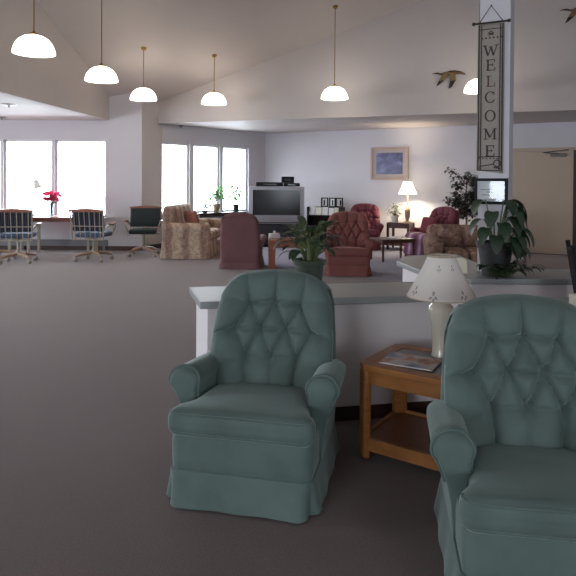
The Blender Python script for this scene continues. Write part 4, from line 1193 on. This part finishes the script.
# bookcase with leaflets
bkc = onwall(330, 225, C0, R1)
bk = thing('bookcase', 'low dark bookcase with leaflets on its top shelf beside the television', 'bookcase', (bkc.x + fn.x * .26, bkc.y + fn.y * .26, 0), drz)
BW, BD, BHt = .86, .30, .86
for sx in (-1, 1):
    mb = MB(); mb.box((sx * (BW / 2 - .012), 0, BHt / 2), (.024, BD, BHt)); mb.build('side_panel', M['dark_wood'], bk, smooth=False)
for z in (.04, .36, .66): 
    mb = MB(); mb.box((0, 0, z), (BW - .05, BD - .01, .02)); mb.build('shelf', M['dark_wood'], bk, smooth=False)
mb = MB(); mb.box((0, BD / 2 - .008, BHt / 2), (BW - .05, .012, BHt)); mb.build('back_panel', M['dark_wood'], bk, smooth=False)
mb = MB(); mb.box((0, .06, BHt - .011), (BW, .17, .022)); mb.build('top_board', M['dark_wood'], bk, smooth=False)
for i, (x, w_, h_, mm) in enumerate(((-.31, .14, .19, 'paper'), (-.14, .16, .18, 'cream_plastic'), (.03, .14, .19, 'paper'), (.19, .12, .17, 'paper'), (.32, .10, .18, 'cream_plastic'))):
    mb = MB(); xf = Matrix.Rotation(R(-8), 4, 'X'); mb.box((0, 0, h_ / 2), (w_, .03, h_), 0, xf)
    o = mb.build('leaflet_stack', M[mm], smooth=False, loc=local(bk, (x, -.11, .672)), rz=drz)
    tag(o, ['white leaflets propped at the television end of the bookcase shelf', 'cream leaflets second from the television end of the bookcase', 'white leaflets propped in the middle of the bookcase shelf', 'small white leaflets fourth from the television end of the bookcase', 'narrow cream leaflets at the end of the bookcase behind the brick rose chair'][i], 'leaflets', 'leaflets on the bookcase')
for i, (x, tl) in enumerate(((-.05, 6), (.15, -8), (.33, 10))):
    o = thing('photo_frame', ['small black photo frame on the bookcase, the one toward the television', 'small black photo frame in the middle of the bookcase top', 'small black photo frame on the bookcase, nearest the lit lamp'][i], 'photo frame', local(bk, (x, .05, BHt + .002)), drz + R(tl), 'black photo frames on the bookcase')
    mb = MB()
    for (c, d) in (((-.075, 0, .11), (.03, .02, .22)), ((.075, 0, .11), (.03, .02, .22)), ((0, 0, .012), (.12, .02, .024)), ((0, 0, .208), (.12, .02, .024))): mb.box(c, d)
    mb.build('frame', M['black'], o, smooth=False)
    mb = MB(); mb.box((0, .003, .11), (.12, .008, .18)); mb.build('photo', M['paper'], o, smooth=False)
    mb = MB(); mb.box((-.01 + .02 * i, -.0025, .10), (.035, .003, .13), 0); mb.build('dark_figure', M['black'], o, smooth=False)

# ------------------------------------------------------------------ desks and caster chairs by the windows
desk1 = leg_table('desk', 'brown topped desk under the window with the red flowers', M['desk_wood'], (at(66, 230, 11.95).x, 11.80, 0), 0, 1.45, .78, .735, .055, .06, .035, M['cream_metal'], 'desk', over=.12)
desk2 = copy_tree(desk1); desk2.location = (at(66, 230, 11.95).x - 1.52, 11.80, 0); desk2['label'] = 'brown topped desk under the windows, past the first caster chair'
desk1['group'] = desk2['group'] = 'brown desks under the windows'

def make_caster(label, seat_m, back_m, loc, rz):
    """local: faces -Y"""
    o = thing('caster_chair', label, 'chair', loc, rz, 'caster chairs by the desk windows')
    mb = MB(); mb.rbox((0, -.02, .475), (.50, .48, .085), .035, 4, None, .012); mb.build('seat', seat_m, o)
    mb = MB(); xf = Matrix.Translation((0, .215, .54)) @ Matrix.Rotation(R(-8), 4, 'X')
    mb.rbox((0, 0, .19), (.575, .065, .37), .028, 4, None, 0, xf); mb.build('backrest', back_m, o)
    fr = MB()
    xb = Matrix.Translation((0, .262, .50)) @ Matrix.Rotation(R(-8), 4, 'X')
    def T(*q): return xb @ Vector(q)
    for sx in (-1, 1): fr.tube([T(sx * .28, 0, -.10), T(sx * .30, 0, .40)], .013, 8)
    fr.tube([T(-.28, 0, -.10), T(.28, 0, -.10)], .011, 8); fr.tube([T(-.29, 0, .14), T(.29, 0, .14)], .009, 8)
    bfr = fr.build('back_frame', M['cream_metal'], o)
    for i in range(6):
        s_ = MB(); x = -.225 + .09 * i; s_.tube([T(x, 0, -.10), T(x * 1.05, 0, .40)], .008, 6); s_.build('back_bar', M['cream_metal'], bfr)
    mb = MB()
    loops = []
    for i in range(13):
        x = -.315 + .63 * i / 12; hgt = .035 + .022 * math.cos(PI * x / .63) ** 2
        loops.append([T(x, -.028, .395), T(x, .028, .395), T(x, .024, .40 + hgt), T(x, -.024, .40 + hgt)])
    mb.loft(loops); mb.build('top_rail', M['desk_wood'], o)
    for sx in (-1, 1):
        mb = MB(); mb.tube([(sx * .29, .25, .58), (sx * .32, .10, .655), (sx * .33, -.16, .655), (sx * .31, -.21, .60), (sx * .27, -.18, .47)], .013, 8); ar = mb.build('armrest', M['cream_metal'], o)
        mb = MB(); mb.rbox((sx * .328, -.03, .672), (.055, .26, .028), .012, 2); mb.build('arm_pad', M['desk_wood'], ar)
    mb = MB(); mb.lathe([(0, .12), (.05, .12), (.042, .20), (.026, .22), (.026, .40), (.11, .43), (.11, .435), (0, .435)], n=20); mb.build('pedestal', M['cream_metal'], o)
    for k in range(4):
        a = R(45 + 90 * k); d = Vector((math.cos(a), math.sin(a), 0))
        mb = MB(); mb.tube([d * .03 + Vector((0, 0, .15)), d * .18 + Vector((0, 0, .135)), d * .33 + Vector((0, 0, .10))], [.030, .026, .018], 8); lg = mb.build('leg', M['tan_wood'], o)
        mb = MB(); c = d * .33; t_ = Vector((-d.y, d.x, 0)); mb.tube([c + t_ * .022 + Vector((0, 0, .035)), c - t_ * .022 + Vector((0, 0, .035))], .035, 14); mb.tube([c + Vector((0, 0, .04)), c + Vector((0, 0, .105))], .008, 8); mb.build('caster', M['cream_metal'], lg)
    return o
q = zat(97, 259.5); ch1 = make_caster('caster chair with barred navy back, pulled up to the desk with the flowers', M['blue_seat'], M['navy'], (q.x, 10.75, 0), R(180 - 6))
q = zat(18, 262.5); ch2 = copy_tree(ch1); ch2.location = (q.x, 10.45, 0); ch2.rotation_euler.z = R(180 + 10); ch2['label'] = 'caster chair with barred navy back at the desk past the flowers'
q = zat(-9, 262); ch4 = copy_tree(ch1); ch4.location = (q.x - .12, 10.9, 0); ch4.rotation_euler.z = R(150); ch4['label'] = 'caster chair at the very edge of the picture, mostly out of view'
q = zat(151, 252); ch3 = make_caster('dark green caster chair with a wooden top rail beside the floral sofa', M['dark_green'], M['dark_green'], (q.x, 11.55, 0), R(6))

# red flowers in a vase
DZ = .7355
q = at(51.5, 217, 11.75)
vs_ = thing('flower_vase', 'clear vase of bright red flowers on the desk under the window', 'vase', (q.x, q.y, DZ))
mb = MB(); pf = [(.03, .004), (.034, .06), (.026, .14), (.032, .22), (.042, .25)]; mb.lathe([(0, 0), (.034, 0)] + pf + [(r_ - .004, z_) for r_, z_ in pf[::-1]] + [(0, .008)], n=24); mb.build('glass', M['glass_tint'], vs_)
st = MB(); rnd = random.Random(4); fl3 = []
for k in range(24):
    a = k * 2.4; rr_ = .17 * math.sqrt((k + .5) / 24); tp_ = Vector((rr_ * math.cos(a), rr_ * .8 * math.sin(a), .40 + rnd.uniform(-.09, .09) - rr_ * .25))
    st.tube([(0, 0, .02), (tp_.x * .2, tp_.y * .2, .24), tp_], [.003, .003, .003], 5); fl3.append(tp_)
st.build('stems', M['stem'], vs_)
for tp_ in fl3:
    mb = MB()
    for i in range(9):
        a = i * 2.4; mb.leaf(tp_, (math.cos(a), math.sin(a),   .2 + .9 * (i % 3)), .085, .075, .8, .4, 4)
    mb.build('flower', M['pink_petal'], vs_)
mb = MB(); 
for i in range(10):
    a = i * 2.4; mb.leaf((0, 0, .26), (math.cos(a), math.sin(a), .5), .15, .04, .9)
mb.build('foliage', M['leaf_dark'], vs_)
# white desk lamp
q = at(33, 218, 11.95)
dl = thing('desk_lamp', 'small white desk lamp with a bell shade on the desk before the window', 'lamp', (q.x, q.y, DZ))
mb = MB(); mb.lathe([(0, 0), (.09, 0), (.085, .02), (.02, .03), (0, .03)], n=24); mb.build('lamp_base', M['white_plastic'], dl)
mb = MB(); mb.tube([(0, 0, .02), (-.01, 0, .35), (.0, 0, .58), (.04, 0, .68), (.09, 0, .70)], .006, 8); mb.build('lamp_arm', M['white_plastic'], dl)
mb = MB(); pf = [(.02, .17), (.045, .14), (.06, .08), (.085, .0)]; mb.lathe(pf + [(r_ - .004, z_ - .002) for r_, z_ in pf[::-1]], (0, 0, 0), 24, True)
so_ = mb.build('lamp_shade', M['white_plastic'], dl, loc=(.10, 0, .56)); so_.rotation_euler = (0, R(-20), 0)

# table with plants under the triple window
bd = (C0 - A2).normalized(); brz = math.atan2(bd.y, bd.x)
q = at(216, 215, 13.75)
wtb = leg_table('window_table', 'dark narrow table under the triple window behind the floral sofa', M['dark_wood'], (q.x + .06, 13.86, 0), brz, 1.40, .34, .735, .05, .06, .03)
def small_plant(label, px, Y, potm, r0, r1, h, seed, n, z, ln, lm, ht):
    q = at(px, 200, Y)
    o = thing('potted_plant', label, 'plant', (q.x, Y, z))
    pot(o, r0, r1, h, potm); lv = MB(); st = MB(); rnd = random.Random(seed)
    for k in range(n):
        a = k * 2.4; zz = h + ht * (.25 + .75 * k / n); rr_ = rnd.uniform(.02, .10)
        e_ = Vector((rr_ * math.cos(a), rr_ * math.sin(a), zz)); st.tube([(0, 0, h * .8), (0, 0, h + (zz - h) * .6), e_], [.006, .005, .003], 5)
        lv.leaf(e_, (math.cos(a), math.sin(a), rnd.uniform(.0, .7)), ln * rnd.uniform(.8, 1.2), ln * .45, .9, .2, 5)
    lv.build('foliage', lm, o); st.build('stems', M['stem'], o)
    return o
small_plant('bright green leafy plant in a tan pot before the triple window', 216.5, 13.75, M['tan_pot'], .06, .09, .20, 31, 34, .7355, .22, M['leaf_lit'], .38)
small_plant('upright dark plant in a grey pot before the triple window', 236, 14.25, M['grey_pot'], .06, .075, .18, 33, 30, .7355, .21, M['leaf_lit'], .46)
small_plant('small low plant in a dark pot on the window table by the sofa', 205, 13.45, M['grey_pot'], .045, .06, .06, 35, 22, .7355, .15, M['leaf_dark'], .16)

# ------------------------------------------------------------------ dark chair and box at the edge
q = at(570, 260, 3.92)
bc_ = thing('side_chair', 'black high-backed chair between the two half walls at the picture edge', 'chair', (q.x + .31, 3.90, 0), R(70))
mb = MB(); mb.rbox((0, -.02, .45), (.42, .42, .05), .02, 3); mb.build('seat', M['black'], bc_)
xf = Matrix.Translation((0, .20, .46)) @ Matrix.Rotation(R(-9), 4, 'X')
for sx in (-1, 1):
    mb = MB(); mb.tube([xf @ Vector((sx * .195, 0, -.05)), xf @ Vector((sx * .195, 0, .57))], .015, 8); mb.build('back_post', M['black'], bc_)
    for y in (-.19, .18):
        mb = MB(); mb.tube([(sx * .19, y, 0), (sx * .185, y * .95, .44)], [.012, .016], 8); mb.build('leg', M['black'], bc_)
mb = MB(); mb.rbox((0, 0, .36), (.37, .025, .34), .01, 3, None, 0, xf); mb.build('backrest', M['black'], bc_)
q = at(572, 303, 3.40)
tb = thing('tissue_box', 'cream box on the half wall ledge at the picture edge', 'box', (q.x + .03, 3.30, ZL + .0005), R(10))
mb = MB(); mb.rbox((0, 0, .03), (.13, .12, .06), .006, 1); mb.build('carton', M['cream_plastic'], tb)
mb = MB(); mb.leaf((0, 0, .058), (.1, .2, 1), .05, .05, .4); mb.build('tissue', M['paper'], tb)

# ------------------------------------------------------------------ light
wd = bpy.data.worlds.new('sky'); scn.world = wd; wd.use_nodes = True
bg = wd.node_tree.nodes['Background']; bg.inputs[0].default_value = (.84, .91, 1, 1); bg.inputs[1].default_value = 15.5
for (pos, d, n, w_, h_, zc) in WIN:
    ld = bpy.data.lights.new('window_daylight', 'AREA'); ld.shape = 'RECTANGLE'; ld.size = w_ + .1; ld.size_y = h_ + .1
    ld.cycles.is_portal = True
    lo = bpy.data.objects.new('window_daylight', ld); COL.objects.link(lo)
    lo.location = (pos.x, pos.y, zc)
    lo.rotation_euler = Vector((-n.x, -n.y, 0)).to_track_quat('-Z', 'Y').to_euler()

vs = scn.view_settings
vs.view_transform = 'Standard'; vs.look = 'None'; vs.gamma = 1; vs.exposure = 0.05; vs.use_curve_mapping = False
scn.cycles.use_denoising = True
scn.cycles.max_bounces = 10; scn.cycles.diffuse_bounces = 6; scn.cycles.transparent_max_bounces = 12
scn.cycles.sample_clamp_indirect = 6
